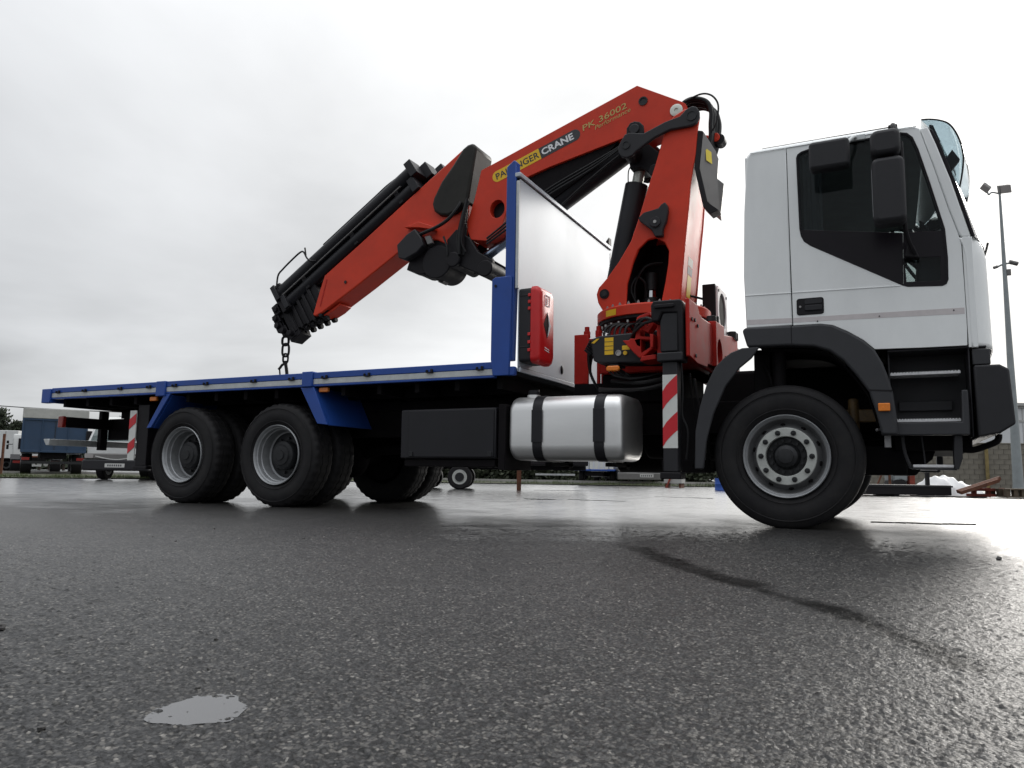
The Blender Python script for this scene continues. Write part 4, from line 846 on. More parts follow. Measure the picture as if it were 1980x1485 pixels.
f_ = MB(); f_.prism([(x, z) for x, z in bh] + [(x + 0.02, z) for x, z in reversed(bh)], YN + 0.036, YF - 0.036); f_.build('bulkhead', 'black_metal', column)
MB().prism([(-1.52, 1.96), (-1.0, 1.96), (-0.96, 2.4), (-1.0, 2.7), (-1.38, 2.7), (-1.46, 2.45)], 1.50, 1.52).build('inner_lining', 'black_metal', column)
bk = [(-1.375, 2.82), (-1.289, 3.09), (-1.205, 3.337), (-1.152, 3.516), (-1.11, 3.66)]
f_ = MB(); f_.prism([(x + .008, z) for x, z in bk] + [(x + 0.038, z) for x, z in reversed(bk)], YN + 0.036, YF - 0.036); f_.build('back_plate', 'red_paint', column)
MB().cyl((-1.72, YN - 0.01, 2.105), (-1.72, YF + 0.01, 2.105), 0.048, 24).build('pin', 'black_metal', column)
MB().cyl((-1.72, YN - 0.018, 2.105), (-1.72, YN - 0.011, 2.105), 0.030, 6).build('pin_bolt', 'hub_iron', column)
mo = MB(); mo.cyl((-1.35, 1.25, 2.04), (-1.35, 1.25, 2.09), 0.085, 24); mo.cyl((-1.35, 1.25, 2.17), (-1.35, 1.25, 2.345), 0.062, 24); mo.box(-1.43, -1.27, 1.17, 1.33, 1.945, 2.04); mo.build('slew_motor', 'hub_iron', cr, 0.004)
MB().cyl((-1.35, 1.25, 2.10), (-1.35, 1.25, 2.165), 0.052, 24).build('motor_collar', 'chrome', cr)
hs = MB(); hs.tube([(-1.42, 1.1, 1.96), (-1.50, 1.08, 2.15), (-1.45, 1.1, 2.28), (-1.38, 1.15, 2.22), (-1.40, 1.2, 2.05)], 0.014); hs.tube([(-1.46, 1.12, 1.98), (-1.47, 1.1, 2.2), (-1.36, 1.1, 2.38), (-1.22, 1.2, 2.42)], 0.014); hs.build('motor_hose', 'hose_rubber', cr)
# stickers on the column front
def front_patch(nm, z0, z1, y0, y1, mat):
    def fx(z):
        for (xa, za), (xb, zb) in zip(fr, fr[1:]):
            if za <= z <= zb: return xa + (xb - xa) * (z - za) / (zb - za) + 0.0015
        return fr[-1][0]
    MB().add([(fx(z0), y0, z0), (fx(z0), y1, z0), (fx(z1), y1, z1), (fx(z1), y0, z1)], [(0, 1, 2, 3)]).build(nm, mat, column)
front_patch('sticker', 2.36, 2.44, 1.12, 1.30, 'pale_sticker'); front_patch('sticker', 2.28, 2.35, 1.12, 1.30, 'steel_cover'); front_patch('sticker', 2.06, 2.27, 1.14, 1.29, 'yellow_sticker'); front_patch('sticker', 1.97, 2.045, 1.12, 1.34, 'pale_sticker')
# boom lock hook on the column flank
LK = [(-1.363, 2.798), (-1.311, 2.842), (-1.169, 2.865), (-1.138, 2.900), (-1.105, 2.915), (-1.082, 2.88), (-1.079, 2.829), (-1.094, 2.737), (-1.129, 2.662), (-1.130, 2.590), (-1.203, 2.595), (-1.237, 2.665), (-1.351, 2.767)]
lk = MB(); lk.prism(LK, 0.87, YN - 0.001); lock = lk.build('boom_rest', 'dark_plastic', column, 0.008)
MB().cyl((-1.196, 0.869, 2.731), (-1.196, 0.852, 2.731), 0.05, 20).build('rest_boss', 'dark_plastic', lock, 0.004)
MB().cyl((-1.196, 0.851, 2.731), (-1.196, 0.846, 2.731), 0.016, 12).build('rest_bolt', 'bolt_steel', lock)
# main lift cylinder
A = Vector((-1.715, 1.25, 2.16)); B = Vector((-1.45, 1.25, 3.47)); d = (B - A).normalized(); Cc = A + d * 1.14
MB().cyl(A, Cc, 0.118, 32).build('lift_cylinder', 'black_satin', cr, 0.012)
MB().cyl(Cc, B, 0.056, 28).build('lift_rod', 'silver_pin', cr)
MB().tube([Cc + Vector((-.06, -.1, -.02)), Cc + Vector((-.055, -.1, .12)), B + Vector((-.05, -.1, .0)), B + Vector((-.02, -.12, .1))], 0.006).build('grease_line', 'hose_rubber', cr)
k_ = MB(); k_.cyl((-1.475, 0.97, 3.53), (-1.475, 1.53, 3.53), 0.085, 28); k_.prism([(-1.54, 3.56), (-1.52, 3.40), (-1.40, 3.40), (-1.30, 3.30), (-1.20, 3.34), (-1.22, 3.52), (-1.33, 3.63)], 1.12, 1.38); k_.cyl((-1.24, 1.0, 3.30), (-1.24, 1.5, 3.30), 0.06, 20); k_.build('rod_head', 'black_metal', cr, 0.01)
# power link levers on both flanks
LV = [(-0.843, 3.812), (-0.80, 3.795), (-0.776, 3.745), (-0.776, 3.69), (-0.80, 3.64), (-0.846, 3.622), (-0.93, 3.62), (-1.054, 3.622), (-1.20, 3.575), (-1.30, 3.52), (-1.384, 3.470), (-1.42, 3.435), (-1.479, 3.42), (-1.535, 3.44), (-1.566, 3.49), (-1.566, 3.55), (-1.53, 3.61), (-1.50, 3.66), (-1.45, 3.67), (-1.31, 3.635), (-1.104, 3.708), (-0.96, 3.735), (-0.90, 3.79)]
TL = [(-1.414, 3.80), (-1.365, 3.785), (-1.325, 3.74), (-1.318, 3.66), (-1.36, 3.55), (-1.42, 3.46), (-1.48, 3.43), (-1.54, 3.47), (-1.55, 3.55), (-1.50, 3.66), (-1.495, 3.74), (-1.46, 3.79)]
for F, y in ((1, 0.885), (-1, 1.615)):
    l_ = MB(); l_.prism(LV, y, y + F * 0.042); lev = l_.build('link_lever', 'dark_plastic', cr, 0.01, seg=3)
    l_ = MB(); l_.prism(TL, y + F * 0.046, y + F * 0.075); l_.build('tension_link', 'black_metal', cr, 0.01)
    for (px, pz, r1) in ((-0.846, 3.716, 0.048), (-1.484, 3.548, 0.040)):
        MB().lathe([(r1, -0.002 * F), (r1, -0.010 * F), (r1 - 0.008, -0.010 * F), (r1 - 0.008, -0.004 * F), (0.001, -0.004 * F)], (px, y, pz), 'y', 28).build('lever_pin', 'hub_iron', lev)
    MB().cyl((-1.414, y + F * 0.045, 3.715), (-1.414, y + F * 0.03, 3.715), 0.05, 24).build('link_pin', 'dark_plastic', cr, 0.006)
# main boom
YB, YB2 = 1.07, 1.43
MBM = [(-1.428, 4.236), (-0.985, 3.972), (-0.945, 3.94), (-0.925, 3.89), (-0.935, 3.84), (-0.97, 3.81), (-1.056, 3.790), (-1.348, 3.722), (-1.568, 3.715), (-2.394, 3.549), (-2.78, 3.448), (-2.84, 3.38), (-2.86, 3.20), (-2.915, 3.01), (-2.965, 2.90), (-3.03, 2.862), (-3.12, 2.855), (-3.30, 2.89), (-3.345, 3.0), (-3.34, 3.124), (-3.268, 3.342), (-3.19, 3.657)]
bm_ = MB(); bm_.prism(MBM, YB, YB2, [circ(-2.985, 3.19, 0.088, 22, 0.10)]); mboom = bm_.build('main_boom', 'red_paint', cr, 0.014, seg=3)
MB().prism(circ(-2.985, 3.19, 0.0875, 22, 0.0995), YB + 0.09, YB2 - 0.05).build('boom_eye', 'black_metal', mboom)
MB().lathe([(0.062, -0.0005), (0.062, -0.010), (0.05, -0.014), (0.020, -0.014), (0.018, -0.004), (0.001, -0.004)], (-1.034, YB, 3.89), 'y', 32).build('boom_pin', 'silver_pin', mboom)
MB().lathe([(0.046, -0.0005), (0.046, -0.008), (0.034, -0.008), (0.030, 0.0), (0.001, 0.0)], (-1.365, YB - .001, 4.057), 'y', 28).build('pin_socket', 'hub_iron', mboom)
ca, sa = math.cos(rad(18.1)), math.sin(rad(18.1)); xd = Vector((ca, 0, sa)); zd = Vector((-sa, 0, ca))
def onboom(u, v, o0): return (o0[0] + u * ca - v * sa, o0[1] + u * sa + v * ca)
O1 = (-3.045, 3.535); H2 = 0.062; LN = 1.062; SP = 0.588
yel = [onboom(H2 - H2 * math.sin(math.pi * i / 10) if True else 0, -H2 * math.cos(math.pi * i / 10), O1) for i in range(11)] + [onboom(SP, H2, O1), onboom(SP, -H2, O1)]
blk = [onboom(LN - H2 + H2 * math.sin(math.pi * i / 10), H2 * math.cos(math.pi * i / 10), O1) for i in range(11)] + [onboom(SP, -H2, O1), onboom(SP, H2, O1)]
MB().prism(yel, YB - 0.002, YB - 0.0005).build('badge_yellow', 'yellow_sign', mboom, smooth=0)
MB().prism(blk, YB - 0.002, YB - 0.0005).build('badge_black', 'black_sign', mboom, smooth=0)
def btext(body, mat, u, v, o0, wd, ht, wt, sh=0.0): 
    p = onboom(u, v, o0); text('lettering', body, mboom, mat, (p[0], YB - 0.0021, p[1]), xd, zd, wd, ht, wt, sh)
btext('PALFINGER', 'black_sign', 0.045, -0.036, O1, 0.53, 0.072, 0.012); btext('CRANE', 'white_print', SP + 0.022, -0.036, O1, 0.375, 0.076, 0.03)
O2 = (-2.0, 3.868)
btext('PK 36002', 'gold_print', 0.0, 0.0, O2, 0.495, 0.064, 0.008, 0.15); btext('Performance', 'gold_print', 0.12, -0.052, O2, 0.40, 0.044, 0.002, 0.35)
# boom underside cylinder and hose
a1 = Vector((-1.60, 1.25, 3.66)); b1 = Vector((-3.27, 1.25, 2.70)); dd = (b1 - a1)
MB().cyl(a1, a1 + dd * 0.62, 0.125, 32).build('knuckle_cylinder', 'black_satin', cr, 0.01)
M('rod_blue', (0.35, 0.42, 0.55), 0.18, metal=0.9, var=0.1)
MB().cyl(a1 + dd * 0.62, b1, 0.052, 24).build('knuckle_rod', 'rod_blue', cr)
MB().prism([(-1.62, 3.712), (-2.394, 3.545), (-2.78, 3.44), (-2.86, 3.20), (-2.62, 3.08), (-2.30, 3.24), (-1.9, 3.47)], 1.10, 1.40).build('hose_tray', 'chassis', cr)
MB().tube([(-1.60, 1.02, 3.52), (-1.764, 1.03, 3.425), (-2.0, 1.05, 3.28), (-2.225, 1.06, 3.12), (-2.29, 1.08, 3.10), (-2.33, 1.12, 3.17)], 0.010).build('under_hose', 'hose_rubber', cr)
# knuckle castings
k_ = MB(); k_.cyl((-3.10, 1.02, 2.54), (-3.10, 1.48, 2.54), 0.092, 28); k_.cyl((-3.485, 1.0, 2.675), (-3.485, 1.5, 2.675), 0.085, 28)
k_.prism([(-3.555, 2.66), (-3.50, 2.59), (-3.42, 2.605), (-3.16, 2.475), (-3.03, 2.50), (-3.025, 2.63), (-3.20, 2.74), (-3.30, 2.90), (-3.48, 3.03), (-3.60, 2.92)], 1.05, 1.12)
k_.prism([(-3.555, 2.66), (-3.50, 2.59), (-3.42, 2.605), (-3.16, 2.475), (-3.03, 2.50), (-3.025, 2.63), (-3.20, 2.74), (-3.30, 2.90), (-3.48, 3.03), (-3.60, 2.92)], 1.38, 1.45)
k_.build('knuckle_link', 'black_metal', cr, 0.012)
# outer boom
YO, YO2 = 1.10, 1.41
OB = [(-3.42, 3.975), (-3.962, 3.621), (-4.385, 3.343), (-4.846, 3.037), (-5.349, 2.716), (-5.41, 2.55), (-5.504, 2.245), (-5.47, 2.225), (-5.36, 2.262), (-4.823, 2.554), (-4.29, 2.862), (-4.048, 3.01), (-3.95, 2.98), (-3.75, 2.95), (-3.58, 2.86), (-3.45, 2.84), (-3.37, 2.93), (-3.36, 3.25), (-3.30, 3.72), (-3.29, 3.965)]
ob = MB(); ob.prism(OB, YO, YO2); oboom = ob.build('outer_boom', 'orange_paint', cr, 0.014, seg=3)
MB().cyl((-5.02, YO - .001, 2.60), (-5.02, YO - 0.012, 2.60), 0.018, 10).build('boom_bolt', 'hub_iron', oboom)
wl = MB(); wl.prism([(-5.40, 2.34), (-5.385, 2.335), (-5.30, 2.66), (-5.315, 2.665)], YO - 0.003, YO - 0.0003); wl.build('weld_seam', 'red_casting', oboom)
ft = MB(); ft.prism([(-5.40, 2.235), (-5.14, 2.37), (-5.13, 2.345), (-5.22, 2.285), (-5.38, 2.215)], 1.15, 1.36); ft.build('boom_shoe', 'orange_paint', oboom, 0.006)
HN = [(-3.422, 3.938), (-3.36, 3.975), (-3.29, 3.985), (-3.245, 3.93), (-3.300, 3.60), (-3.345, 3.30), (-3.40, 3.27), (-3.50, 3.215), (-3.60, 3.195), (-3.70, 3.215), (-3.775, 3.275), (-3.802, 3.36), (-3.785, 3.43), (-3.689, 3.604), (-3.546, 3.769)]
M('guard_rubber', (0.018, 0.017, 0.014), 0.5, var=0.4, scale=5, rvar=0.12, bump=0.05, bscale=12, spec=0.25)
hn = MB(); hn.prism(HN, 1.045, 1.44); hn.build('hose_guard', 'guard_rubber', cr, 0.03, seg=3)
# telescopic extensions nested in the outer boom, and the long extension rams on its back
dirv = Vector((-0.838, 0, -0.546)); nrm = Vector((-0.546, 0, 0.838))
ctr0 = Vector((-5.40, 1.255, 2.47))
for i in range(6):
    s_ = 0.205 - 0.018 * i; w_ = 0.128 - 0.010 * i; a_ = ctr0 + dirv * (0.02 + 0.105 * i) + nrm * (0.01 * i)
    e_ = MB(); e_.obox(a_ + dirv * 0.06, dirv * 0.07, Vector((0, 1, 0)) * w_, nrm * s_)
    e_.obox(a_ + dirv * 0.105, dirv * 0.022, Vector((0, 1, 0)) * (w_ + 0.022), nrm * (s_ + 0.016))
    for q in (-1, 1): e_.cyl(a_ + dirv * 0.11 - nrm * (s_ + 0.02) + Vector((0, q * w_ * .6, 0)), a_ + dirv * 0.06 - nrm * (s_ + 0.045) + Vector((0, q * w_ * .6, 0)), 0.035, 12)
    e_.build('extension_section', 'black_metal', cr, 0.006)
for (off, yy, r1, s0, s1) in ((0.452, 1.155, 0.088, -1.86, 0.56), (0.43, 1.345, 0.085, -1.95, 0.50), (0.275, 1.16, 0.078, -1.78, 0.50), (0.27, 1.34, 0.078, -2.10, 0.46)):
    p0 = ctr0 + nrm * off; p0.y = yy
    e_ = MB(); e_.cyl(p0 + dirv * s0, p0 + dirv * s1, r1, 20); e_.obox(p0 + dirv * (s0 + 0.04), dirv * 0.05, Vector((0, r1 * 1.15, 0)), nrm * r1 * 1.15); e_.obox(p0 + dirv * (s1 - 0.03), dirv * 0.035, Vector((0, r1 * 1.2, 0)), nrm * r1 * 1.2); e_.build('extension_ram', 'black_satin', cr, 0.006)
e_ = MB(); e_.obox(ctr0 + nrm * 0.365 + dirv * -0.62, dirv * 1.06, Vector((0, 0.07, 0)), nrm * 0.10); e_.build('ram_carrier', 'chassis', cr)
for s_ in (-1.5, -0.75, 0.1):
    p0 = ctr0 + nrm * 0.36 + dirv * s_; e_ = MB(); e_.obox(p0, dirv * 0.03, Vector((0, 0.16, 0)), nrm * 0.16); e_.build('ram_clamp', 'black_metal', cr, 0.006)
MB().tube([ctr0 + nrm * 0.365 + dirv * -1.60 + Vector((0, -.18, 0)), ctr0 + nrm * 0.365 + dirv * -0.7 + Vector((0, -.18, 0)), ctr0 + nrm * 0.365 + dirv * 0.45 + Vector((0, -.18, 0))], 0.009).build('feed_pipe', 'steel_cover', cr)
# tip brackets
tp = MB()
for i, (u, v, r1) in enumerate(((0.55, 0.40, 0.075), (0.66, 0.30, 0.07), (0.72, 0.20, 0.065), (0.74, 0.10, 0.07), (0.70, 0.0, 0.06), (0.62, -0.10, 0.06))):
    p = ctr0 + dirv * u + nrm * v; tp.obox(p, dirv * 0.05, Vector((0, 0.15 - .008 * i, 0)), nrm * r1); tp.cyl(p + Vector((0, -0.17, 0)), p + Vector((0, 0.17, 0)), 0.034, 12)
p = ctr0 + dirv * 0.60 + nrm * 0.10; tp.obox(p, dirv * 0.09, Vector((0, 0.10, 0)), nrm * 0.28)
p = ctr0 + dirv * 0.50 + nrm * 0.36; tp.obox(p, dirv * 0.07, Vector((0, 0.17, 0)), nrm * 0.19)
tp.build('tip_bracket', 'black_metal', cr, 0.006)
rl = MB(); rl.tube([(-6.07, 1.06, 2.62), (-6.055, 1.06, 2.78), (-5.98, 1.06, 2.855), (-5.85, 1.06, 2.95), (-5.72, 1.06, 3.032), (-5.66, 1.06, 3.035), (-5.60, 1.06, 2.95), (-5.54, 1.06, 2.91), (-5.456, 1.06, 2.90)], 0.011); rl.tube([(-5.64, 1.06, 3.085), (-5.62, 1.06, 2.99)], 0.010); rl.build('hose_loop', 'hose_rubber', cr)
MB().tube([ctr0 + nrm * 0.535 + dirv * s + Vector((0, -.14, 0)) for s in (-0.35, -0.8, -1.25, -1.45)] + [ctr0 + nrm * 0.545 + dirv * -1.62 + Vector((0, -.10, 0))], 0.009).build('ram_line', 'hose_rubber', cr)
# winch under the outer boom
wn = MB(); wn.prism([(-4.225, 2.924), (-4.097, 3.03), (-3.986, 3.082), (-3.898, 2.967), (-3.868, 2.88), (-3.948, 2.806), (-4.114, 2.741), (-4.201, 2.775)], 0.99, 1.10); winch = wn.build('winch_cover', 'dark_plastic', cr, 0.012)
wn = MB(); wn.cyl((-3.73, 1.06, 2.69), (-3.73, 1.44, 2.69), 0.188, 40); wn.cyl((-3.95, 1.1, 2.75), (-3.95, 1.42, 2.75), 0.17, 28); wn.prism([(-4.17, 2.66), (-4.0, 3.17), (-3.76, 3.09), (-3.62, 2.90), (-3.60, 2.7), (-3.74, 2.49), (-3.98, 2.60)], 1.12, 1.38); wn.build('winch_drum', 'black_metal', cr, 0.01)
wn = MB(); wn.prism([(-3.80, 2.505), (-3.74, 2.475), (-3.70, 2.52)], 1.2, 1.3); wn.prism([(-3.872, 2.985), (-3.80, 2.99), (-3.76, 2.90), (-3.83, 2.89)], 1.02, 1.059); wn.build('winch_bracket', 'steel_cover', cr, 0.004)
hs = MB(); hs.tube([(-3.95, 1.03, 3.02), (-3.72, 1.0, 3.06), (-3.56, 1.0, 3.13), (-3.45, 1.02, 3.25), (-3.42, 1.04, 3.32)], 0.02); hs.tube([(-3.30, 1.0, 3.30), (-3.36, 0.99, 3.05), (-3.37, 0.99, 2.85), (-3.33, 1.01, 2.74)], 0.012)
hs.tube([(-3.34, 1.04, 3.35), (-3.40, 1.02, 3.1), (-3.44, 1.02, 2.9), (-3.42, 1.02, 2.75)], 0.016); hs.tube([(-3.62, 1.02, 2.95), (-3.56, 1.0, 2.82), (-3.55, 1.0, 2.72)], .012)
for q in range(4): hs.tube([(-3.32 - .02 * q, 1.0 + .03 * q, 3.32), (-3.38, 0.98 + .05 * q, 3.0), (-3.40 + .02 * q, 1.0 + .05 * q, 2.72)], 0.018)
hs.build('knuckle_hose', 'hose_rubber', cr)
MB().prism([(-4.15, 3.13), (-3.95, 3.10), (-3.75, 3.05), (-3.76, 3.09), (-3.96, 3.17)], 1.02, 1.099).build('winch_mount', 'orange_paint', cr, 0.006)
# more hydraulic lines round the column foot and along the boom
hs = MB()
for i in range(5): hs.tube([(-1.62 + .05 * i, 0.62, 1.62), (-1.60 + .05 * i, 0.66, 1.72), (-1.50 + .05 * i, 0.74 + .02 * i, 1.76), (-1.45 + .06 * i, 0.80, 1.70)], 0.012)
for i in range(3): hs.tube([(-1.0, 0.30 + .05 * i, 1.60), (-0.96, 0.42 + .05 * i, 1.78), (-1.02, 0.62 + .05 * i, 1.82), (-1.10, 0.74, 1.76)], 0.013)
for i in range(4): hs.tube([(-1.55 + .03 * i, 0.50, 1.33), (-1.45 + .04 * i, 0.42, 1.24), (-1.25, 0.40 + .04 * i, 1.20), (-1.05, 0.46, 1.24)], 0.012)
hs.build('hydraulic_line', 'hose_rubber', cr)
for q in range(3): MB().tube([(-1.50 - .03 * q, 1.045, 3.66 - .02 * q), (-1.9, 1.05, 3.50 - .03 * q), (-2.4, 1.055, 3.30 - .035 * q), (-2.80, 1.06, 3.06 - .04 * q), (-3.08, 1.02, 2.86 - .03 * q)], 0.011).build('boom_line', 'hose_rubber', cr)
# head hoses and covers
hh = MB()
rnd = random.Random(4)
for i in range(9):
    y = 1.10 + 0.035 * i; j = rnd.uniform(-.02, .02)
    hh.tube([(-1.05, y, 3.90 + j), (-0.96, y, 3.985 + j), (-0.85 + j, y, 4.0 + j), (-0.74 + j, y, 3.935), (-0.70 + j, y, 3.83), (-0.705 + j, y, 3.70), (-0.72, y, 3.56), (-0.76, y, 3.44)], 0.021)
hh.build('head_hose', 'hose_rubber', cr)
MB().tube([(-0.95, 1.08, 3.97), (-0.80, 1.06, 4.0), (-0.70, 1.05, 3.965), (-0.640, 1.05, 3.88), (-0.634, 1.05, 3.78), (-0.66, 1.06, 3.67), (-0.70, 1.08, 3.62)], 0.009).build('thin_hose', 'hose_rubber', cr)
cv = MB(); cv.prism([(-0.80, 3.585), (-0.756, 3.57), (-0.797, 3.216), (-0.728, 2.88), (-0.625, 2.79), (-0.70, 2.76), (-0.765, 2.84), (-0.84, 3.23)], 0.935, 1.08); cvp = cv.build('cover_flange', 'black_metal', cr, 0.004)
PN = [(-0.752, 0.936, 3.565), (-0.793, 0.936, 3.216), (-0.726, 0.936, 2.886), (-0.64, 1.10, 2.80), (-0.607, 1.12, 3.10), (-0.668, 1.12, 3.162), (-0.652, 1.12, 3.35), (-0.672, 1.08, 3.42)]
cvm = MB(); n_ = len(PN); cvm.add([(x, y, z) for x, y, z in PN] + [(x - 0.03, 1.30, z) for x, y, z in PN], [tuple(range(n_)), tuple(range(n_, 2 * n_))[::-1]] + [(i, (i + 1) % n_, n_ + (i + 1) % n_, n_ + i) for i in range(n_)])
cov = cvm.build('hose_cover', 'steel_cover', cr, 0.004)
MB().add([(-0.738, 0.982, 3.30), (-0.695, 1.036, 3.275), (-0.700, 1.030, 3.39), (-0.742, 0.978, 3.42)], [(0, 1, 2, 3)]).build('sticker', 'yellow_sticker', cov)
MB().cyl((-0.66, 1.20, 3.585), (-0.66, 1.32, 3.585), 0.052, 20).build('guide_roller', 'black_metal', cr, 0.006)
MB().cyl((-0.69, 1.17, 3.60), (-0.69, 1.199, 3.60), 0.04, 16).build('roller_boss', 'red_paint', cr, 0.004)

# stabiliser beam and legs
sbm = MB(); sbm.box(-0.985, -0.725, 0.13, 2.37, 1.30, 1.70); sbm.build('stabiliser_beam', 'red_casting', cr, 0.012)
PL = [(0.02, 1.310), (0.30, 1.285), (0.66, 1.300), (0.69, 1.335), (0.90, 1.345), (0.90, 1.72), (0.49, 1.705), (0.40, 1.72), (0.32, 1.78), (0.02, 1.775)]
p_ = MB(); p_.prismx(PL, -0.722, -0.690); p_.build('stabiliser_plate', 'red_casting', cr, 0.008)
p_ = MB(); p_.prismx([(0.903, 1.345), (1.28, 1.34), (1.28, 1.77), (0.903, 1.755)], -0.74, -0.66, [circ(1.06, 1.48, 0.11, 20, 0.13)]); p_.build('beam_housing', 'red_casting', cr, 0.008)
p_ = MB(); p_.prismx([(1.284, 1.50), (1.86, 1.55), (2.2, 1.56), (2.2, 1.785), (1.88, 1.78), (1.284, 1.70)], -0.74, -0.70); p_.build('beam_housing', 'red_casting', cr, 0.008)
for (y, z) in ((0.10, 1.62), (0.30, 1.60), (0.20, 1.63), (0.22, 1.34)): MB().cyl((-0.6895, y, z), (-0.68, y, z), 0.016, 8).build('plate_bolt', 'hub_iron', cr)
for (y, z) in ((1.0, 1.77), (1.12, 1.79), (2.0, 1.80), (2.1, 1.80)):
    MB().cyl((-0.72, y, z - .03), (-0.72, y, z + .05), 0.045, 12).build('valve_body', 'hub_iron', cr, 0.006)
for F, y in ((1, 0.0), (-1, 2.5)):
    Y = lambda a: y + F * a
    hd = MB(); hd.prism([(-0.995, 1.735), (-0.975, 1.771), (-0.755, 1.768), (-0.737, 1.75), (-0.733, 1.294), (-0.775, 1.30), (-0.785, 1.66), (-0.90, 1.67), (-0.93, 1.60), (-0.99, 1.60)], Y(-0.01), Y(0.16)); hd.build('leg_housing', 'black_metal', cr, 0.012)
    hb_ = MB(); hb_.prism(rr(-0.965, -0.80, 1.705, 1.733, 0.01), Y(-0.03), Y(-0.011)); hb_.build('housing_handle', 'black_metal', cr, 0.004)
    lg = MB(); lg.prism([(-0.921, 1.35), (-0.775, 1.35), (-0.775, 1.665), (-0.898, 1.665), (-0.921, 1.60)], Y(0.0), Y(0.14)); lg.build('leg_outer_tube', 'dark_plastic', cr, 0.01)
    MB().prism([(-0.945, 1.272), (-0.738, 1.272), (-0.738, 1.343), (-0.945, 1.343)], Y(-0.02), Y(0.16)).build('leg_collar', 'dark_plastic', cr, 0.01)
    lg = MB(); lg.prism([(-0.907, 0.40), (-0.787, 0.40), (-0.787, 1.27), (-0.907, 1.27)], Y(0.006), Y(0.126)); leg = lg.build('stabiliser_leg', 'dark_plastic', cr, 0.008)
    MB().prism([(-0.9055, 0.586), (-0.7885, 0.586), (-0.7885, 1.166), (-0.9055, 1.166)], Y(0.003), Y(0.0055)).build('reflector_board', 'reflector_white', leg)
    for za, zb in ((1.035, 0.888), (0.744, 0.598)):
        # slanted red bands curving up to the right
        pa = [(-0.9055 + 0.117 * t, za + 0.128 * (t ** 0.75)) for t in (0, .25, .5, .75, 1)]; pb = [(-0.9055 + 0.117 * t, zb + 0.128 * (t ** 0.75)) for t in (0, .25, .5, .75, 1)]
        MB().prism(pb + pa[::-1], Y(0.001), Y(0.0028)).build('red_stripe', 'reflector_red', leg)
    MB().box(-0.93, -0.765, min(Y(-.01), Y(.15)), max(Y(-.01), Y(.15)), 0.345, 0.398).build('leg_foot', 'black_metal', leg, 0.008)
    tb_ = MB(); tb_.tube([(-0.765, Y(0.05), 1.26), (-0.755, Y(.05), 1.05), (-0.762, Y(.05), 0.85), (-0.72, Y(.05), 0.72), (-0.735, Y(.06), 0.5)], 0.008); tb_.build('leg_hose', 'hose_rubber', cr)
# valve block with control levers
cb = MB(); cb.prism([(-1.645, 1.56), (-1.56, 1.585), (-1.02, 1.60), (-1.02, 1.32), (-1.58, 1.345), (-1.62, 1.37)], 0.35, 0.60); cb_ = cb.build('control_box', 'dark_plastic', cr, 0.012)
MB().prism([(-1.512, 1.413), (-1.432, 1.413), (-1.432, 1.563), (-1.512, 1.563)], 0.346, 0.3495).build('sticker', 'yellow_sign', cb_)
for z in (1.450, 1.487, 1.525): MB().prism([(-1.512, z), (-1.432, z), (-1.432, z + 0.004), (-1.512, z + 0.004)], 0.344, 0.3457).build('sticker_line', 'black_sign', cb_)
MB().prism([(-1.352, 1.447), (-1.285, 1.447), (-1.285, 1.484), (-1.352, 1.484)], 0.346, 0.3495).build('sticker', 'yellow_sign', cb_)
MB().prism([(-1.635, 1.525), (-1.585, 1.56), (-1.56, 1.56), (-1.61, 1.52)], 0.345, 0.349).build('sticker', 'yellow_sign', cb_)
MB().lathe([(0.026, 0), (0.026, -0.012), (0.020, -0.012), (0.018, -0.006), (0.001, -0.006)], (-1.384, 0.349, 1.422), 'y', 24).build('gauge', 'bolt_steel', cb_)
MB().cyl((-1.323, 0.349, 1.418), (-1.323, 0.335, 1.418), 0.018, 16).build('knob', 'yellow_sign', cb_)
for i in range(5): MB().cyl((-1.66, 0.38 + .035 * i, 1.43 + .02 * i), (-1.70, 0.35 + .03 * i, 1.47 + .025 * i), 0.011, 8).build('control_lever', 'black_metal', cb_)
RS = [(-1.302, 1.503), (-1.245, 1.50), (-1.235, 1.515), (-1.19, 1.512), (-1.175, 1.69), (-1.15, 1.705), (-1.06, 1.73), (-1.06, 1.70), (-1.14, 1.68), (-1.145, 1.53), (-1.04, 1.515), (-1.035, 1.42), (-1.12, 1.355), (-1.155, 1.345), (-1.20, 1.39)]
r_ = MB(); r_.prism(RS, 0.20, 0.34, [[(-1.14, 1.50), (-1.065, 1.492), (-1.062, 1.43), (-1.14, 1.385)]]); r_.build('hose_bracket', 'red_casting', cr, 0.006)
r_ = MB(); r_.prism([(-1.135, 1.31), (-1.0, 1.32), (-1.0, 1.36), (-1.12, 1.35)], 0.15, 0.4); r_.prism([(-1.14, 1.58), (-1.08, 1.60), (-1.05, 1.645), (-1.02, 1.645), (-1.02, 1.62), (-1.07, 1.55)], 0.18, 0.3); r_.prism([(-1.015, 1.40), (-0.995, 1.40), (-0.99, 1.51), (-1.02, 1.515)], 0.05, 0.2); r_.build('valve_bracket', 'red_casting', cr, 0.005)
hs = MB()
for i in range(4): hs.tube([(-1.30 + .02 * i, 0.36, 1.48 + .02 * i), (-1.2 + .01 * i, 0.20, 1.56 + .03 * i), (-1.08, 0.12, 1.62 + .04 * (i % 2)), (-1.0, 0.10, 1.63)], 0.012)
for i in range(3): hs.tube([(-1.66, 0.45 + .05 * i, 1.5 - .04 * i), (-1.72, 0.5 + .05 * i, 1.45), (-1.74, 0.6, 1.3), (-1.7, 0.7, 1.15)], 0.013)
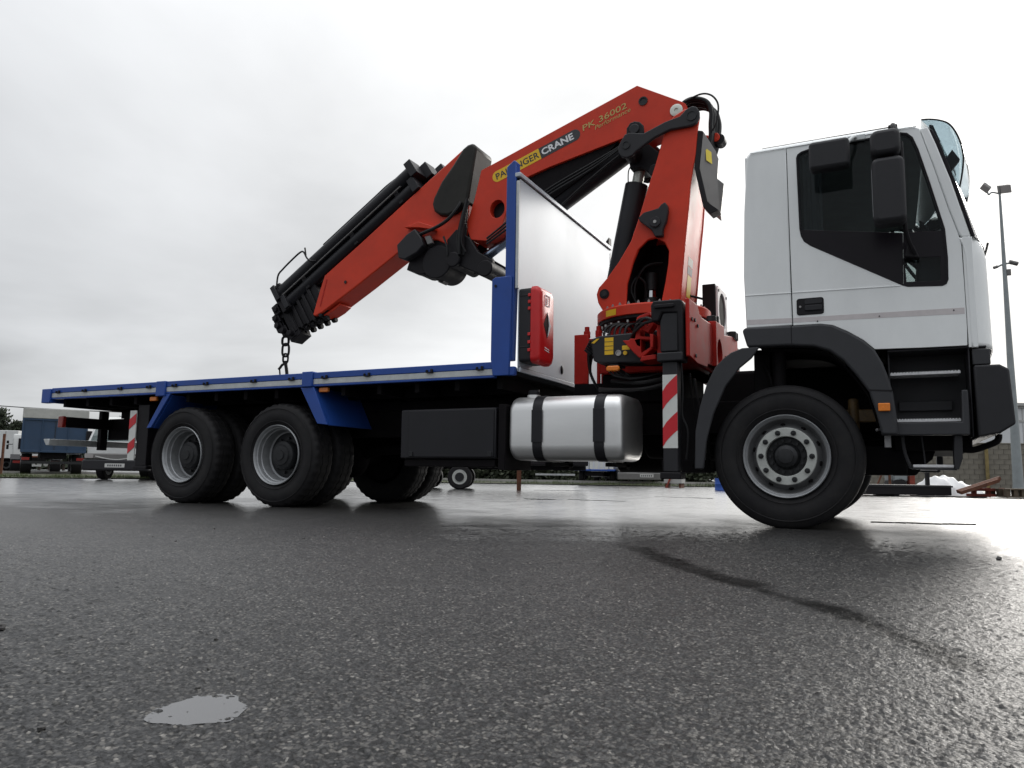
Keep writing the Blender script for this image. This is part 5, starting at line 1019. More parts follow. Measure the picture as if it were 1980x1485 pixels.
hs.tube([(-1.5, .5, 1.20), (-1.2, .4, 1.16), (-0.9, .35, 1.2)], 0.02); hs.tube([(-1.6, .45, 1.12), (-1.2, .38, 1.1), (-0.95, .35, 1.14)], 0.02); hs.build('valve_hose', 'hose_rubber', cr)
MB().prism(rr(-1.437, -1.322, 1.243, 1.287, 0.018), 0.17, 0.205).build('side_marker', 'amber_lens', cr, 0.008)
MB().box(-1.42, -1.34, 0.205, 0.40, 1.289, 1.305).build('marker_bracket', 'black_metal', cr)
MT = [(-2.005, 1.23), (-1.86, 1.23), (-1.86, 1.71), (-2.005, 1.71)]
for y in (0.86, 1.62):
    m_ = MB(); m_.prism(MT, y, y + 0.03, [[(-1.905, 1.32), (-1.88, 1.40), (-1.88, 1.53), (-1.905, 1.56), (-1.93, 1.53), (-1.93, 1.40)]] if False else ()); m_.build('mount_plate', 'red_casting', cr, 0.006); MB().box(-2.0, -1.72, y, y + 0.03, 1.035, 1.229).build('mount_foot', 'chassis', cr, 0.004)
    for x in (-1.91, -1.79):
        b_ = MB(); b_.cyl((x, y + 0.1, 1.05), (x, y + 0.1, 1.74), 0.018, 12); b_.cyl((x, y + 0.1, 1.69), (x, y + .1, 1.755), 0.036, 6); b_.cyl((x, y + 0.1, 1.7551), (x, y + .1, 1.80), 0.024, 12); b_.build('mount_stud', 'red_casting', cr, 0.003)
MB().box(-1.97, -1.72, 0.92, 1.0, 1.62, 1.675).build('mount_clamp', 'red_casting', cr, 0.005)
# oil cooler frame
oc = MB(); oc.box(-0.90, -0.775, 1.46, 1.94, 1.80, 2.24); cool = oc.build('oil_cooler', 'black_metal', cr, 0.006)
oc = MB(); oc.prismx(rr(1.47, 1.93, 1.775, 2.225, 0.03), -0.772, -0.752, [circ(1.70, 2.0, 0.175, 32, 0.185)]); oc.build('cooler_frame', 'white_print', cool, 0.004)
MB().cyl((-0.774, 1.70, 2.0), (-0.764, 1.70, 2.0), 0.172, 32).build('fan_opening', 'chassis', cool)
for y, z in ((1.51, 1.82), (1.51, 2.18), (1.89, 1.82), (1.89, 2.18)): MB().cyl((-0.751, y, z), (-0.745, y, z), 0.014, 8).build('frame_bolt', 'black_metal', cool)
MB().cyl((-0.98, 1.3, 2.10), (-0.89, 1.5, 2.10), 0.012, 8).build('cooler_pipe', 'black_metal', cool)

# hook chain hanging from the boom tip
chn = thing('hook_chain', 'short dark chain with lifting hook hanging from the boom tip above the bed', 'chain hook', (-6.05, 1.25, 2.0))
def link(c, h, w, r, rot):
    pts = []
    for i in range(25):
        t = 2 * math.pi * i / 24; sx = math.copysign(abs(math.cos(t)) ** 0.7, math.cos(t)) * w; sz = math.copysign(abs(math.sin(t)) ** 0.7, math.sin(t)) * h
        pts.append((c[0] + sx * math.cos(rot), c[1] + sx * math.sin(rot), c[2] + sz))
    return MB().tube(pts, r, 8, False).build('chain_link', 'black_metal', chn)
link((-6.06, 1.25, 1.985), 0.055, 0.045, 0.016, 0.2); link((-6.05, 1.25, 1.868), 0.080, 0.044, 0.015, 0.3); link((-6.045, 1.25, 1.762), 0.058, 0.030, 0.013, 0.5)
hk = MB(); hk.tube([(-6.04, 1.25, 1.73), (-6.035, 1.25, 1.68), (-6.02, 1.25, 1.62), (-6.01, 1.25, 1.55), (-6.03, 1.25, 1.49), (-6.08, 1.25, 1.465), (-6.125, 1.25, 1.49), (-6.135, 1.25, 1.54)], 0.021); hk.tube([(-6.04, 1.25, 1.69), (-6.09, 1.25, 1.685), (-6.125, 1.25, 1.65), (-6.15, 1.25, 1.63)], 0.016); hk.tube([(-6.135, 1.25, 1.63), (-6.12, 1.25, 1.54)], 0.010)
hk.build('hook', 'black_metal', chn)

# ------------------------------------------------------------------ surroundings
M('lorry_white', (0.62, 0.63, 0.62), 0.45, var=0.06, scale=3, dirt=0.08)
M('lorry_blue', (0.020, 0.050, 0.105), 0.5, var=0.12, scale=2, dirt=0.12)
M('lorry_grey', (0.42, 0.42, 0.40), 0.6, var=0.12, scale=2, dirt=0.15)
M('dark_paint', (0.015, 0.018, 0.022), 0.35, var=0.2, scale=3)
M('plate_white', (0.55, 0.55, 0.53), 0.5, var=0.1, scale=30)
M('plate_ink', (0.06, 0.06, 0.07), 0.6)
M('rust', (0.11, 0.040, 0.020), 0.85, var=0.45, scale=9, bump=0.2, bscale=40)
M('rust_red', (0.20, 0.035, 0.02), 0.8, var=0.35, scale=8)
M('old_wood', (0.10, 0.075, 0.05), 0.85, var=0.4, scale=12, bump=0.3, bscale=30, stretch=(1, 1, 6))
M('concrete_block', (0.18, 0.165, 0.135), 0.9, var=0.35, scale=2.2, bump=0.3, bscale=30, dirt=0.35)
M('concrete_joint', (0.10, 0.09, 0.075), 0.9, var=0.3, scale=3)
M('tarp_white', (0.66, 0.66, 0.66), 0.5, var=0.06, scale=6)
M('clad_white', (0.60, 0.61, 0.62), 0.55, var=0.05, scale=1)
M('pole_grey', (0.26, 0.285, 0.29), 0.5, metal=0.3, var=0.12, scale=4)
M('lamp_face', (0.33, 0.31, 0.30), 0.4, var=0.1)
M('blue_tarp', (0.02, 0.08, 0.36), 0.5, var=0.2, scale=8)
M('pine_leaf', (0.045, 0.058, 0.035), 0.8, var=0.5, scale=1.2)
M('hedge_leaf', (0.030, 0.038, 0.018), 0.8, var=0.5, scale=2)
M('bark', (0.06, 0.045, 0.035), 0.9, var=0.3, scale=4)
M('grass_blade', (0.060, 0.085, 0.025), 0.8, var=0.45, scale=1.5)
M('soil', (0.05, 0.055, 0.026), 0.95, var=0.3, scale=2)
M('kerb_stone', (0.34, 0.33, 0.31), 0.85, var=0.15, scale=3)
M('stone', (0.05, 0.048, 0.046), 0.7, var=0.4, scale=40)
M('pale_stone', (0.22, 0.20, 0.17), 0.7, var=0.3, scale=40)

def loc(base, fwd):      # local frame: u along the thing's forward, v to its left
    f = Vector((fwd[0], fwd[1], 0)).normalized(); l = Vector((-f.y, f.x, 0)); b = Vector((base[0], base[1], 0))
    return lambda u, v, z: b + f * u + l * v + Vector((0, 0, z))
class LB(MB):            # builder in a local frame
    def __init__(s, fr): super().__init__(); s.fr = fr
    def b(s, u0, u1, v0, v1, z0, z1):
        m = MB().box(u0, u1, v0, v1, z0, z1); s.add([s.fr(*v) for v in m.v], m.f); return s
    def p(s, poly, v0, v1):
        m = MB().prism(poly, v0, v1); s.add([s.fr(*v) for v in m.v], m.f); return s
    def x(s, poly, u0, u1, holes=()):
        m = MB().prismx(poly, u0, u1, holes); s.add([s.fr(*v) for v in m.v], m.f); return s
    def c(s, a, b_, r, n=16): return s.cyl(s.fr(*a), s.fr(*b_), r, n)
def bg_wheel(fr, root, u, v, r, w, rim='rim_paint'):
    t = LB(fr); t.c((u, v - w / 2, r), (u, v + w / 2, r), r, 28); o = t.build('wheel', 'rubber', root, 0.03)
    t = LB(fr)
    for s in (-1, 1):
        m = MB().lathe([(r * .60, s * (w / 2 - .03)), (r * .60, s * (w / 2 + .006)), (r * .53, s * (w / 2 + .006)), (r * .50, s * (w / 2 - .0)), (r * .36, s * (w / 2 + .003))], (0, 0, 0), 'y', 28)
        t.add([fr(u + q[0], v + q[1], r + q[2]) for q in m.v], m.f)
    t.build('rim', rim, o)
    t = LB(fr); t.c((u, v - w / 2 - .02, r), (u, v + w / 2 + .02, r), r * 0.37, 16); t.build('hub', 'hub_iron', o)

# --- lorry with blue box seen from behind, at the left edge of the yard
fr = loc((-32.8, 15.35), (-0.86, 0.51)); r0 = thing('box_lorry', 'lorry with dark blue box and pale grey top band seen from behind', 'lorry', fr(0, 0, 0))
LB(fr).b(0.05, 6.6, -1.25, 1.25, 1.02, 2.50).build('box_body', 'lorry_blue', r0, 0.02)
LB(fr).b(-0.02, 6.6, -1.28, 1.28, 2.505, 2.95).build('top_band', 'lorry_grey', r0, 0.02)
LB(fr).x([(-1.27, 1.0), (1.27, 1.0), (1.27, 2.50), (-1.27, 2.50)], 0.0, 0.038, [[(-1.19, 1.10), (1.19, 1.10), (1.19, 2.42), (-1.19, 2.42)]]).build('rear_frame', 'lorry_blue', r0, 0.01)
LB(fr).b(0.02, 0.045, -0.012, 0.012, 1.1, 2.5).build('door_gap', 'dark_paint', r0)
for v in (-0.5, 0.5): LB(fr).c((-0.01, v, 1.1), (-0.01, v, 2.45), 0.018, 8).build('lock_rod', 'lorry_blue', r0)
LB(fr).b(0.2, 6.4, -0.5, 0.5, 0.75, 1.0).build('chassis_frame', 'chassis', r0)
LB(fr).b(0.0, 0.1, -1.2, 1.2, 0.5, 0.62).build('underrun_bar', 'hub_iron', r0)
for u in (1.6, 5.6):
    for v in (-1.0, 1.0): bg_wheel(fr, r0, u, v, 0.48, 0.42 if u < 3 else 0.28)
for v in (-1.05, 1.05): LB(fr).b(-0.01, 0.02, v - .15, v + .15, 0.66, 0.78).build('tail_lamp', 'red_lens', r0)

# --- white tractor unit standing beside it
fr = loc((-40.8, 19.5), (-0.86, 0.51)); r0 = thing('tractor_lorry', 'white lorry tractor unit with bare rear chassis and black mirrors beside the blue box', 'lorry', fr(0, 0, 0))
LB(fr).p([(2.6, 0.85), (4.4, 0.85), (4.5, 1.6), (4.3, 2.15), (2.7, 2.2), (2.6, 1.9)], -1.15, 1.15).build('cab', 'lorry_white', r0, 0.06)
LB(fr).b(2.58, 2.60, -0.9, 0.9, 1.35, 1.95).build('rear_window', 'black_gloss', r0)
for s in (-1, 1):
    LB(fr).p([(3.0, 1.35), (4.35, 1.35), (4.2, 1.95), (3.0, 1.95)], s * 1.152, s * 1.162).build('side_window', 'black_gloss', r0)
    LB(fr).b(4.0, 4.15, s * 1.42 - .06, s * 1.42 + .06, 1.35, 1.62).build('mirror', 'black_metal', r0, 0.02)
    LB(fr).b(4.0, 4.15, s * 1.42 - .06, s * 1.42 + .06, 1.68, 1.85).build('mirror', 'black_metal', r0, 0.02)
    LB(fr).b(4.05, 4.08, min(s * 1.15, s * 1.4), max(s * 1.15, s * 1.4), 1.62, 1.66).build('mirror_arm', 'black_metal', r0)
    LB(fr).p([(-0.1, 0.75), (0.2, 1.02), (1.2, 1.02), (1.5, 0.75), (1.45, 0.75), (1.15, 0.98), (0.25, 0.98), (-0.05, 0.75)], s * 0.75, s * 1.2).build('mudguard', 'dark_plastic', r0)
    LB(fr).b(-0.16, -0.1, s * 0.85 - .22, s * 0.85 + .22, 0.55, 0.68).build('tail_lamp', 'red_lens', r0)
    bg_wheel(fr, r0, 0.7, s * 0.92, 0.46, 0.5); bg_wheel(fr, r0, 3.7, s * 0.98, 0.46, 0.28)
LB(fr).b(-0.1, 4.2, -0.45, 0.45, 0.62, 0.85).build('chassis_frame', 'chassis', r0)
LB(fr).c((0.3, -0.8, 0.9), (0.3, 0.8, 0.9), 0.05).build('cross_tube', 'rust', r0)
LB(fr).b(-0.14, -0.11, -0.25, 0.25, 0.38, 0.48).build('number_plate', 'plate_white', r0)
for i in range(4): LB(fr).c((-0.05, -0.45 + .3 * i, 0.5), (0.3, -0.45 + .3 * i, 0.5), 0.11, 14).build('air_tank', 'lorry_grey', r0)
LB(fr).b(0.2, 1.4, -0.4, 0.4, 0.86, 0.92).build('fifth_wheel', 'rust', r0)

# --- white semi-trailer behind them
fr = loc((-56.7, 28.3), (-0.80, -0.60)); r0 = thing('box_trailer', 'long white box trailer parked behind the tractor unit', 'trailer', fr(0, 0, 0))
LB(fr).p([(0, 0.95), (12, 0.95), (12, 2.95), (0, 2.95)], -1.25, 1.25).build('box_body', 'lorry_white', r0, 0.03)
for i in range(9): LB(fr).b(0.8 + i * 1.3, 0.86 + i * 1.3, 1.251, 1.27, 1.0, 2.9).build('side_rib', 'lorry_grey', r0)
LB(fr).b(0.5, 11.5, -0.6, 0.6, 0.7, 0.94).build('chassis_frame', 'chassis', r0)
for u in (1.5, 2.8, 4.1):
    for v in (-1.0, 1.0): bg_wheel(fr, r0, u, v, 0.48, 0.35)
for z in (0.42, 0.62): LB(fr).b(5.5, 10, 1.0, 1.03, z, z + .1).build('side_guard', 'lorry_white', r0)
for u in (9.2, 9.9): LB(fr).b(u, u + .12, 0.5, 0.62, 0.0, 0.7).build('landing_leg', 'chassis', r0)

# --- pale light lorry facing the yard
fr = loc((-20.55, 9.55), (0.45, -0.89)); r0 = thing('light_lorry', 'white light lorry with grey front bumper and wide windscreen parked facing the yard', 'lorry', fr(0, 0, 0))
LB(fr).p([(-0.1, 0.75), (-0.08, 1.15), (-0.55, 1.85), (-0.9, 1.98), (-1.9, 1.98), (-1.9, 0.75)], -0.98, 0.98).build('cab', 'lorry_white', r0, 0.06)
w0, w1 = (-0.105, 1.19), (-0.535, 1.82); nx = 0.02
LB(fr).p([(w0[0] + nx, w0[1]), (w1[0] + nx, w1[1]), (w1[0], w1[1]), (w0[0], w0[1])], -0.88, 0.88).build('windscreen', 'side_glass', r0, 0.005)
M('screen_grey', (0.16, 0.19, 0.20), 0.2, var=0.1)
LB(fr).p([(w0[0] - .01, w0[1]), (w1[0] - .01, w1[1]), (w1[0] - .1, w1[1]), (w0[0] - .1, w0[1])], -0.86, 0.86).build('screen_back', 'screen_grey', r0)
LB(fr).b(-0.2, 0.06, -1.02, 1.02, 0.28, 0.62).build('bumper', 'dark_plastic', r0, 0.05)
LB(fr).b(-0.15, 0.02, -0.98, 0.98, 0.63, 0.80).build('grille', 'steel_cover', r0, 0.03)
arc = [(-0.62 + 1.24 * i / 14, 0.70 - 0.09 * math.sin(math.pi * i / 14)) for i in range(15)]
LB(fr).x(arc + [(v, z + .03) for v, z in reversed(arc)], 0.022, 0.04).build('chrome_trim', 'plate_white', r0)
for s in (-1, 1):
    LB(fr).x(rr(s * .82 - .13, s * .82 + .13, 0.66, 0.78, 0.03), 0.022, 0.04).build('headlight', 'lamp_face', r0)
    LB(fr).b(-0.5, -0.36, s * 1.12 - .07, s * 1.12 + .07, 1.2, 1.5).build('mirror', 'black_metal', r0, 0.02)
    bg_wheel(fr, r0, -0.95, s * 0.82, 0.36, 0.24); bg_wheel(fr, r0, -3.8, s * 0.75, 0.36, 0.42)
LB(fr).x([(-0.30, 0.38), (0.30, 0.38), (0.30, 0.50), (-0.30, 0.50)], 0.062, 0.07).build('number_plate', 'plate_white', r0)
for i in range(7): LB(fr).x([(-0.22 + .065 * i, 0.41), (-0.18 + .065 * i, 0.41), (-0.18 + .065 * i, 0.47), (-0.22 + .065 * i, 0.47)], 0.0705, 0.072).build('plate_mark', 'plate_ink', r0)
LB(fr).b(-5.2, -2.0, -1.05, 1.05, 0.7, 2.12).build('load_box', 'lorry_white', r0, 0.02)
LB(fr).b(-5.0, -0.3, -0.4, 0.4, 0.4, 0.68).build('chassis_frame', 'chassis', r0)
tag(MB().cyl((-30.9, 12.1, 0), (-30.9, 12.1, 1.65), 0.05, 10).build('marker_post', 'rust', None), 'dark rusty post standing before the white trailer', 'post')

# --- low-loader trailer behind the truck
fr = loc((-8.45, 9.85), (0.895, 0.446)); r0 = thing('low_trailer', 'dark low trailer with steel deck and small wheels parked behind the truck', 'trailer', fr(0, 0, 0))
LB(fr).b(-3.4, 2.9, -0.9, 0.2, 0.56, 0.74).build('deck', 'black_metal', r0, 0.02)
for v in (-0.28, 0.05): LB(fr).b(-3.0, 2.9, v - .04, v + .04, 0.46, 0.56).build('frame_rail', 'black_metal', r0)
for u in (-0.78, 0.0):
    for v in (-1.0, 0.3): bg_wheel(fr, r0, u, v + .0, 0.275, 0.26, 'rim_face')
for u in (-0.78, 0.0): LB(fr).c((u, -1.0, 0.275), (u, 0.3, 0.275), 0.04).build('axle', 'chassis', r0)
LB(fr).b(-1.2, 0.42, -1.14, -0.88, 0.575, 0.60).build('mudguard', 'rust', r0)
for u in (1.33,): LB(fr).b(u - .05, u + .05, -0.85, -0.75, 0.0, 0.56).build('landing_leg', 'rust', r0)
LB(fr).b(1.7, 2.6, -0.86, -0.83, 0.34, 0.38).build('side_guard', 'galv_strip', r0)
tg = LB(fr); tg.p([(1.65, 0.742), (2.45, 0.742), (2.35, 0.86), (2.05, 0.92), (1.75, 0.87)], -0.85, -0.2); tag(tg.build('blue_tarpaulin', 'blue_tarp', None, 0.03), 'folded blue tarpaulin lying on the dark low trailer deck', 'tarpaulin')

# --- small pickup with white slatted bed
fr = loc((-8.75, 19.9), (-0.15, 0.99)); r0 = thing('flatbed_pickup', 'small white pickup with slatted drop-side bed parked at the grass verge', 'pickup', fr(0, 0, 0))
LB(fr).b(0.0, 2.6, -0.6, 0.85, 0.50, 0.56).build('bed', 'blue_tarp', r0, 0.01)
for i in range(8): LB(fr).b(0.0, 0.03, -0.58 + i * .18, -0.44 + i * .18, 0.57, 0.95).build('slat', 'lorry_white', r0)
for i in range(9): LB(fr).b(0.05 + i * .28, 0.27 + i * .28, 0.84, 0.87, 0.57, 0.95).build('slat', 'lorry_white', r0)
LB(fr).p([(2.65, 0.28), (4.1, 0.28), (4.2, 0.85), (3.8, 1.15), (3.5, 1.7), (2.65, 1.7)], -0.85, 0.8).build('cab', 'lorry_white', r0, 0.05)
for s in (-1, 1): LB(fr).p([(2.8, 1.1), (3.65, 1.1), (3.4, 1.55), (2.8, 1.55)], s * 0.852, s * 0.86).build('side_window', 'black_gloss', r0)
for u in (0.8, 3.5):
    for v in (-0.45, 0.7): bg_wheel(fr, r0, u, v, 0.30, 0.2)
LB(fr).b(0.1, 3.8, -0.2, 0.45, 0.32, 0.48).build('chassis_frame', 'chassis', r0)

# --- dark car facing the yard
fr = loc((-7.4, 20.55), (0.455, -0.89)); r0 = thing('dark_car', 'dark hatchback car with pale number plate facing the yard beside the pickup', 'car', fr(0, 0, 0))
LB(fr).p([(0.0, 0.22), (0.04, 0.45), (-0.05, 0.66), (-0.95, 0.88), (-3.7, 0.92), (-3.85, 0.5), (-3.8, 0.22)], -0.80, 0.80).build('body', 'dark_paint', r0, 0.06)
LB(fr).p([(-0.95, 0.88), (-1.6, 1.38), (-3.0, 1.40), (-3.6, 0.92)], -0.68, 0.68).build('roof', 'dark_paint', r0, 0.06)
LB(fr).p([(-0.98, 0.92), (-1.56, 1.34), (-1.53, 1.35), (-0.93, 0.92)], -0.6, 0.6).build('windscreen', 'black_gloss', r0)
LB(fr).b(-0.02, 0.07, -0.78, 0.78, 0.20, 0.46).build('bumper', 'steel_cover', r0, 0.03)
LB(fr).x([(0.02, 0.30), (0.50, 0.30), (0.50, 0.41), (0.02, 0.41)], 0.071, 0.08).build('number_plate', 'plate_white', r0)
for i in range(6): LB(fr).x([(0.06 + .07 * i, 0.325), (0.10 + .07 * i, 0.325), (0.10 + .07 * i, 0.385), (0.06 + .07 * i, 0.385)], 0.0805, 0.082).build('plate_mark', 'plate_ink', r0)
for s in (-1, 1): LB(fr).x(rr(s * .6 - .14, s * .6 + .14, 0.50, 0.62, 0.03), 0.02, 0.05).build('headlight', 'lamp_face', r0)
for u in (-0.8, -3.0):
    for v in (-0.7, 0.7): bg_wheel(fr, r0, u, v, 0.29, 0.18)

# --- crate, prop, barrel
cr2 = MB().box(-5.78, -5.22, 17.9, 18.4, 0.13, 0.36); tag(cr2.build('pale_crate', 'lorry_grey', None, 0.01), 'pale grey plastic crate raised on trestles beyond the truck', 'crate')
for x in (-5.72, -5.28): tag(MB().add(*(lambda m: (m.v, m.f))(MB().box(x - .03, x + .03, 17.93, 18.37, 0, 0.129))).build('trestle', 'rust', None), 'rusty trestle carrying one end of the pale crate', 'trestle', 'trestles under the pale crate')
t_ = MB(); t_.cyl((-5.66, 17.80, 0.02), (-5.54, 17.86, 0.36), 0.03, 10); t_.box(-5.70, -5.62, 17.75, 17.85, 0, 0.03); tag(t_.build('red_prop', 'rust_red', None), 'short red steel prop leaning on the pale crate', 'prop')
b_ = MB(); b_.lathe([(0.0, 0.0), (0.15, 0.0), (0.155, 0.02), (0.147, 0.04), (0.147, 0.15), (0.155, 0.17), (0.147, 0.19), (0.147, 0.30), (0.15, 0.32), (0.0, 0.32)], (-3.38, 14.7, 0), 'z', 24); tag(b_.build('blue_drum', 'blue_tarp', None), 'small blue drum on the yard beyond the front wheel', 'drum')

# --- block wall, shed, lamp mast
A = Vector((-1.2, 27.0, 0)); B = Vector((16.0, 35.4, 0)); dw = (B - A).normalized(); nw = Vector((dw.y, -dw.x, 0)); LWALL = (B - A).length
wl = thing('block_wall', 'long weathered concrete block wall with yellow-brown stains at the yard edge', 'wall', A)
core = MB(); core.obox(A + dw * LWALL / 2 + Vector((0, 0, 0.87)), dw * LWALL / 2, nw * 0.07, Vector((0, 0, 0.865))); core.build('wall_core', 'concrete_joint', wl)
bme = MB().box(-0.193, 0.193, -0.10, 0.10, 0.004, 0.196).mesh('block'); bme.materials.append(MATS['concrete_block'])
ang = math.atan2(dw.y, dw.x); rnd = random.Random(2)
for r_ in range(9):
    for k in range(33):
        p = dw * (0.9 + 0.4 * k + (0.2 if r_ % 2 else 0)) + Vector((0, 0, r_ * 0.2)) + nw * rnd.uniform(-.008, .008)
        o = bpy.data.objects.new('block', bme); COL.objects.link(o); o.parent = wl; o.location = p; o.rotation_euler = (0, 0, ang)
rest = MB(); s0 = 0.9 + 0.4 * 33; rest.obox(A + dw * (s0 + (LWALL - s0) / 2) + Vector((0, 0, 0.9)), dw * ((LWALL - s0) / 2), nw * 0.10, Vector((0, 0, 0.9))); rest.build('wall_end', 'concrete_block', wl)
cp = MB(); cp.obox(A + dw * LWALL / 2 + Vector((0, 0, 1.825)), dw * LWALL / 2, nw * 0.12, Vector((0, 0, 0.022))); cp.build('coping', 'concrete_block', wl, 0.01)
pst = MB().box(4.00, 4.12, 29.25, 29.37, 0, 1.62); M('yellow_stain', (0.22, 0.17, 0.07), 0.9, var=0.3, scale=5); tag(pst.build('timber_post', 'yellow_stain', None, 0.01), 'yellowish timber post standing against the block wall', 'post')
fr = loc((7.2, 58.0), (0.895, 0.446)); sh = thing('warehouse', 'pale clad warehouse rising behind the block wall', 'building', fr(0, 0, 0))
LB(fr).b(0, 40, 0, 18, 0, 5.7).build('wall', 'clad_white', sh)
LB(fr).p([(-0.3, 5.705), (40.3, 5.705), (40.3, 5.9), (-0.3, 5.9)], -0.3, 18.3).build('roof', 'lorry_grey', sh)
for i in range(24): LB(fr).b(0.6 + 1.65 * i, 0.66 + 1.65 * i, -0.03, -0.002, 0.0, 5.69).build('cladding_seam', 'lorry_grey', sh)
LB(fr).b(0, 40, -0.05, -0.035, 4.55, 4.70).build('cladding_band', 'lorry_grey', sh)
LB(fr).b(-0.02, 40, -0.12, -0.03, 5.55, 5.704).build('gutter', 'lorry_grey', sh)
LB(fr).b(4, 8, -0.06, -0.031, 0, 4.0).build('door', 'lorry_grey', sh)
lm = thing('lamp_mast', 'tall grey lamp mast with two floodlights and a camera bracket behind the cab', 'lamp post', (4.22, 22.6, 0))
q = MB(); q.lathe([(0.17, 0.0), (0.15, 0.3), (0.085, 5), (0.035, 9.72)], (4.22, 22.6, 0), 'z', 20); q.build('mast', 'pole_grey', lm)
q = MB(); q.tube([(4.22, 22.6, 9.70), (4.0, 22.5, 9.75), (3.90, 22.42, 9.66), (3.86, 22.42, 9.76)], 0.025); q.build('arm', 'pole_grey', lm)
def flood(c, ax, ay, az):
    q = MB(); q.obox(c, ax, ay, az); f_ = q.build('floodlight', 'steel_cover', lm, 0.02)
    az_ = Vector(ay).normalized(); q = MB(); q.obox(Vector(c) - Vector(ay) * 1.04, Vector(ax) * .9, Vector(ay) * 0.04, Vector(az) * .9); q.build('lens', 'lamp_face', f_)
flood((4.36, 22.65, 9.86), Vector((0.17, 0.08, 0.025)), Vector((-0.03, 0.08, 0.04)), Vector((-0.015, -0.05, 0.12)))
flood((3.82, 22.4, 9.90), Vector((0.10, 0.04, -0.09)), Vector((0.03, 0.06, 0.05)), Vector((0.055, -0.03, 0.065)))
q = MB(); q.tube([(4.02, 22.55, 7.25), (4.22, 22.6, 7.34), (4.45, 22.65, 7.36)], 0.03); q.build('camera_bracket', 'pole_grey', lm)
q = MB(); q.cyl((4.36, 22.62, 7.40), (4.60, 22.68, 7.32), 0.07, 14); q.build('camera', 'steel_cover', lm, 0.01)
q = MB(); q.box(4.27, 4.39, 22.55, 22.65, 6.95, 7.15); q.build('junction_box', 'steel_cover', lm, 0.01)
q = MB(); q.cyl((3.92, 22.5, 7.22), (4.02, 22.55, 7.26), 0.05, 10); q.build('camera', 'steel_cover', lm)
q = MB(); q.cyl((4.22, 22.6, 0.0), (4.22, 22.6, 0.05), 0.3, 16); q.build('base_plate', 'pole_grey', lm)

# --- scrap and stored goods by the wall
sk = thing('steel_platform', 'black steel platform with upright post lying on the wet yard near the tarp heap', 'platform', (1.0, 12.95, 0))
fr = loc((0.33, 12.57), (0.89, 0.45))
LB(fr).b(-0.8, 1.70, 0.0, 1.0, 0.03, 0.245).build('deck', 'black_metal', sk, 0.01)
LB(fr).b(-0.8, 1.72, -0.02, -0.002, 0.20, 0.235).build('edge_rail', 'hub_iron', sk)
LB(fr).b(1.19, 1.26, 0.05, 0.12, 0.2455, 0.56).build('post', 'black_metal', sk)
for u in (-0.5, 0.5, 1.5): LB(fr).b(u - .06, u + .06, 0.02, 0.98, 0.0, 0.0295).build('runner', 'black_metal', sk)
pl = MB(); pl.obox((1.75, 12.95, 0.015), Vector((0.62, 0.28, 0)), Vector((-.10, .2, 0)), Vector((0, 0, 0.012))); tag(pl.build('steel_strip', 'black_metal', None), 'flat dark steel strip lying on the wet yard before the platform', 'strip')
# tarp heap
vs = []; fs = []; nx_, ny_ = 26, 16
for i in range(nx_ + 1):
    for j in range(ny_ + 1):
        u, v = i / nx_, j / ny_; x_ = -0.15 + 1.30 * u; y_ = -0.55 + 1.1 * v
        h = max(0, math.sin(math.pi * min(1, (u + .02) ** 0.75)) * math.sin(math.pi * v)) ** 0.6 * 0.55
        h *= (1 - 0.35 * u) * 0.92; h += 0.03 * math.sin(23 * u + 9 * v) * (h > .05) + 0.02 * math.sin(41 * u - 17 * v) * (h > .05)
        vs.append(Vector((1.42, 13.9, 0)) + Vector((0.895, 0.446, 0)) * x_ + Vector((-0.446, 0.895, 0)) * y_ + Vector((0, 0, max(0.004, h))))
for i in range(nx_):
    for j in range(ny_): a = i * (ny_ + 1) + j; fs.append((a, a + ny_ + 1, a + ny_ + 2, a + 1))
tag(MB().add(vs, fs).build('tarp_heap', 'tarp_white', None, smooth=25), 'crumpled white tarpaulin heap on the yard by the block wall', 'tarpaulin')
bd = Vector((0.90, 0.43, 0.33)).normalized()
for i in range(3):
    p = Vector((1.98, 12.80 + .09 * i, 0.10 + .02 * i)); q = MB(); q.obox(p + bd * 0.42, bd * (0.42 + .03 * i), Vector((-.43, .9, 0)) * 0.035, bd.cross(Vector((-.43, .9, 0))).normalized() * 0.035)
    tag(q.build('rusty_beam', 'rust', None), 'rusty steel beam leaning up among scrap by the block wall', 'beam', 'rusty beams leaning by the wall')
rp_ = thing('scrap_stand', 'low red steel stand lying in front of the block wall', 'stand', (2.5, 13.4, 0))
for z in (0.05, 0.17): MB().obox((2.52, 13.35, z), Vector((0.36, 0.17, 0)), Vector((-.05, .1, 0)), Vector((0, 0, 0.03))).build('rail', 'rust_red', rp_)
for s in (-.3, 0, .3): MB().obox((2.52 + .895 * s, 13.35 + .446 * s, 0.11), Vector((0.02, 0.01, 0)), Vector((-.03, .06, 0)), Vector((0, 0, 0.10))).build('upright', 'rust_red', rp_)
for k, (x, y) in enumerate(((2.86, 13.30), (3.30, 13.52))):
    pa = thing('timber_pallet', ('weathered wooden pallet next to the red stand', 'weathered wooden pallet in front of the lamp mast')[k], 'pallet', (x, y, 0), 'pallets near the wall')
    for z in (0.03, 0.19):
        for j in range(5): MB().obox((x - .446 * (j * .13 - .26), y + .895 * (j * .13 - .26), z), Vector((0.895, 0.446, 0)) * 0.20, Vector((-0.446, 0.895, 0)) * 0.05, Vector((0, 0, 0.012))).build('board', 'old_wood', pa)
    for i in (-1, 0, 1):
        for j in (-1, 0, 1): MB().obox((x + .895 * i * .16 - .446 * j * .24, y + .446 * i * .16 + .895 * j * .24, 0.11), Vector((0.895, 0.446, 0)) * 0.04, Vector((-0.446, 0.895, 0)) * 0.05, Vector((0, 0, 0.066))).build('pallet_block', 'old_wood', pa)
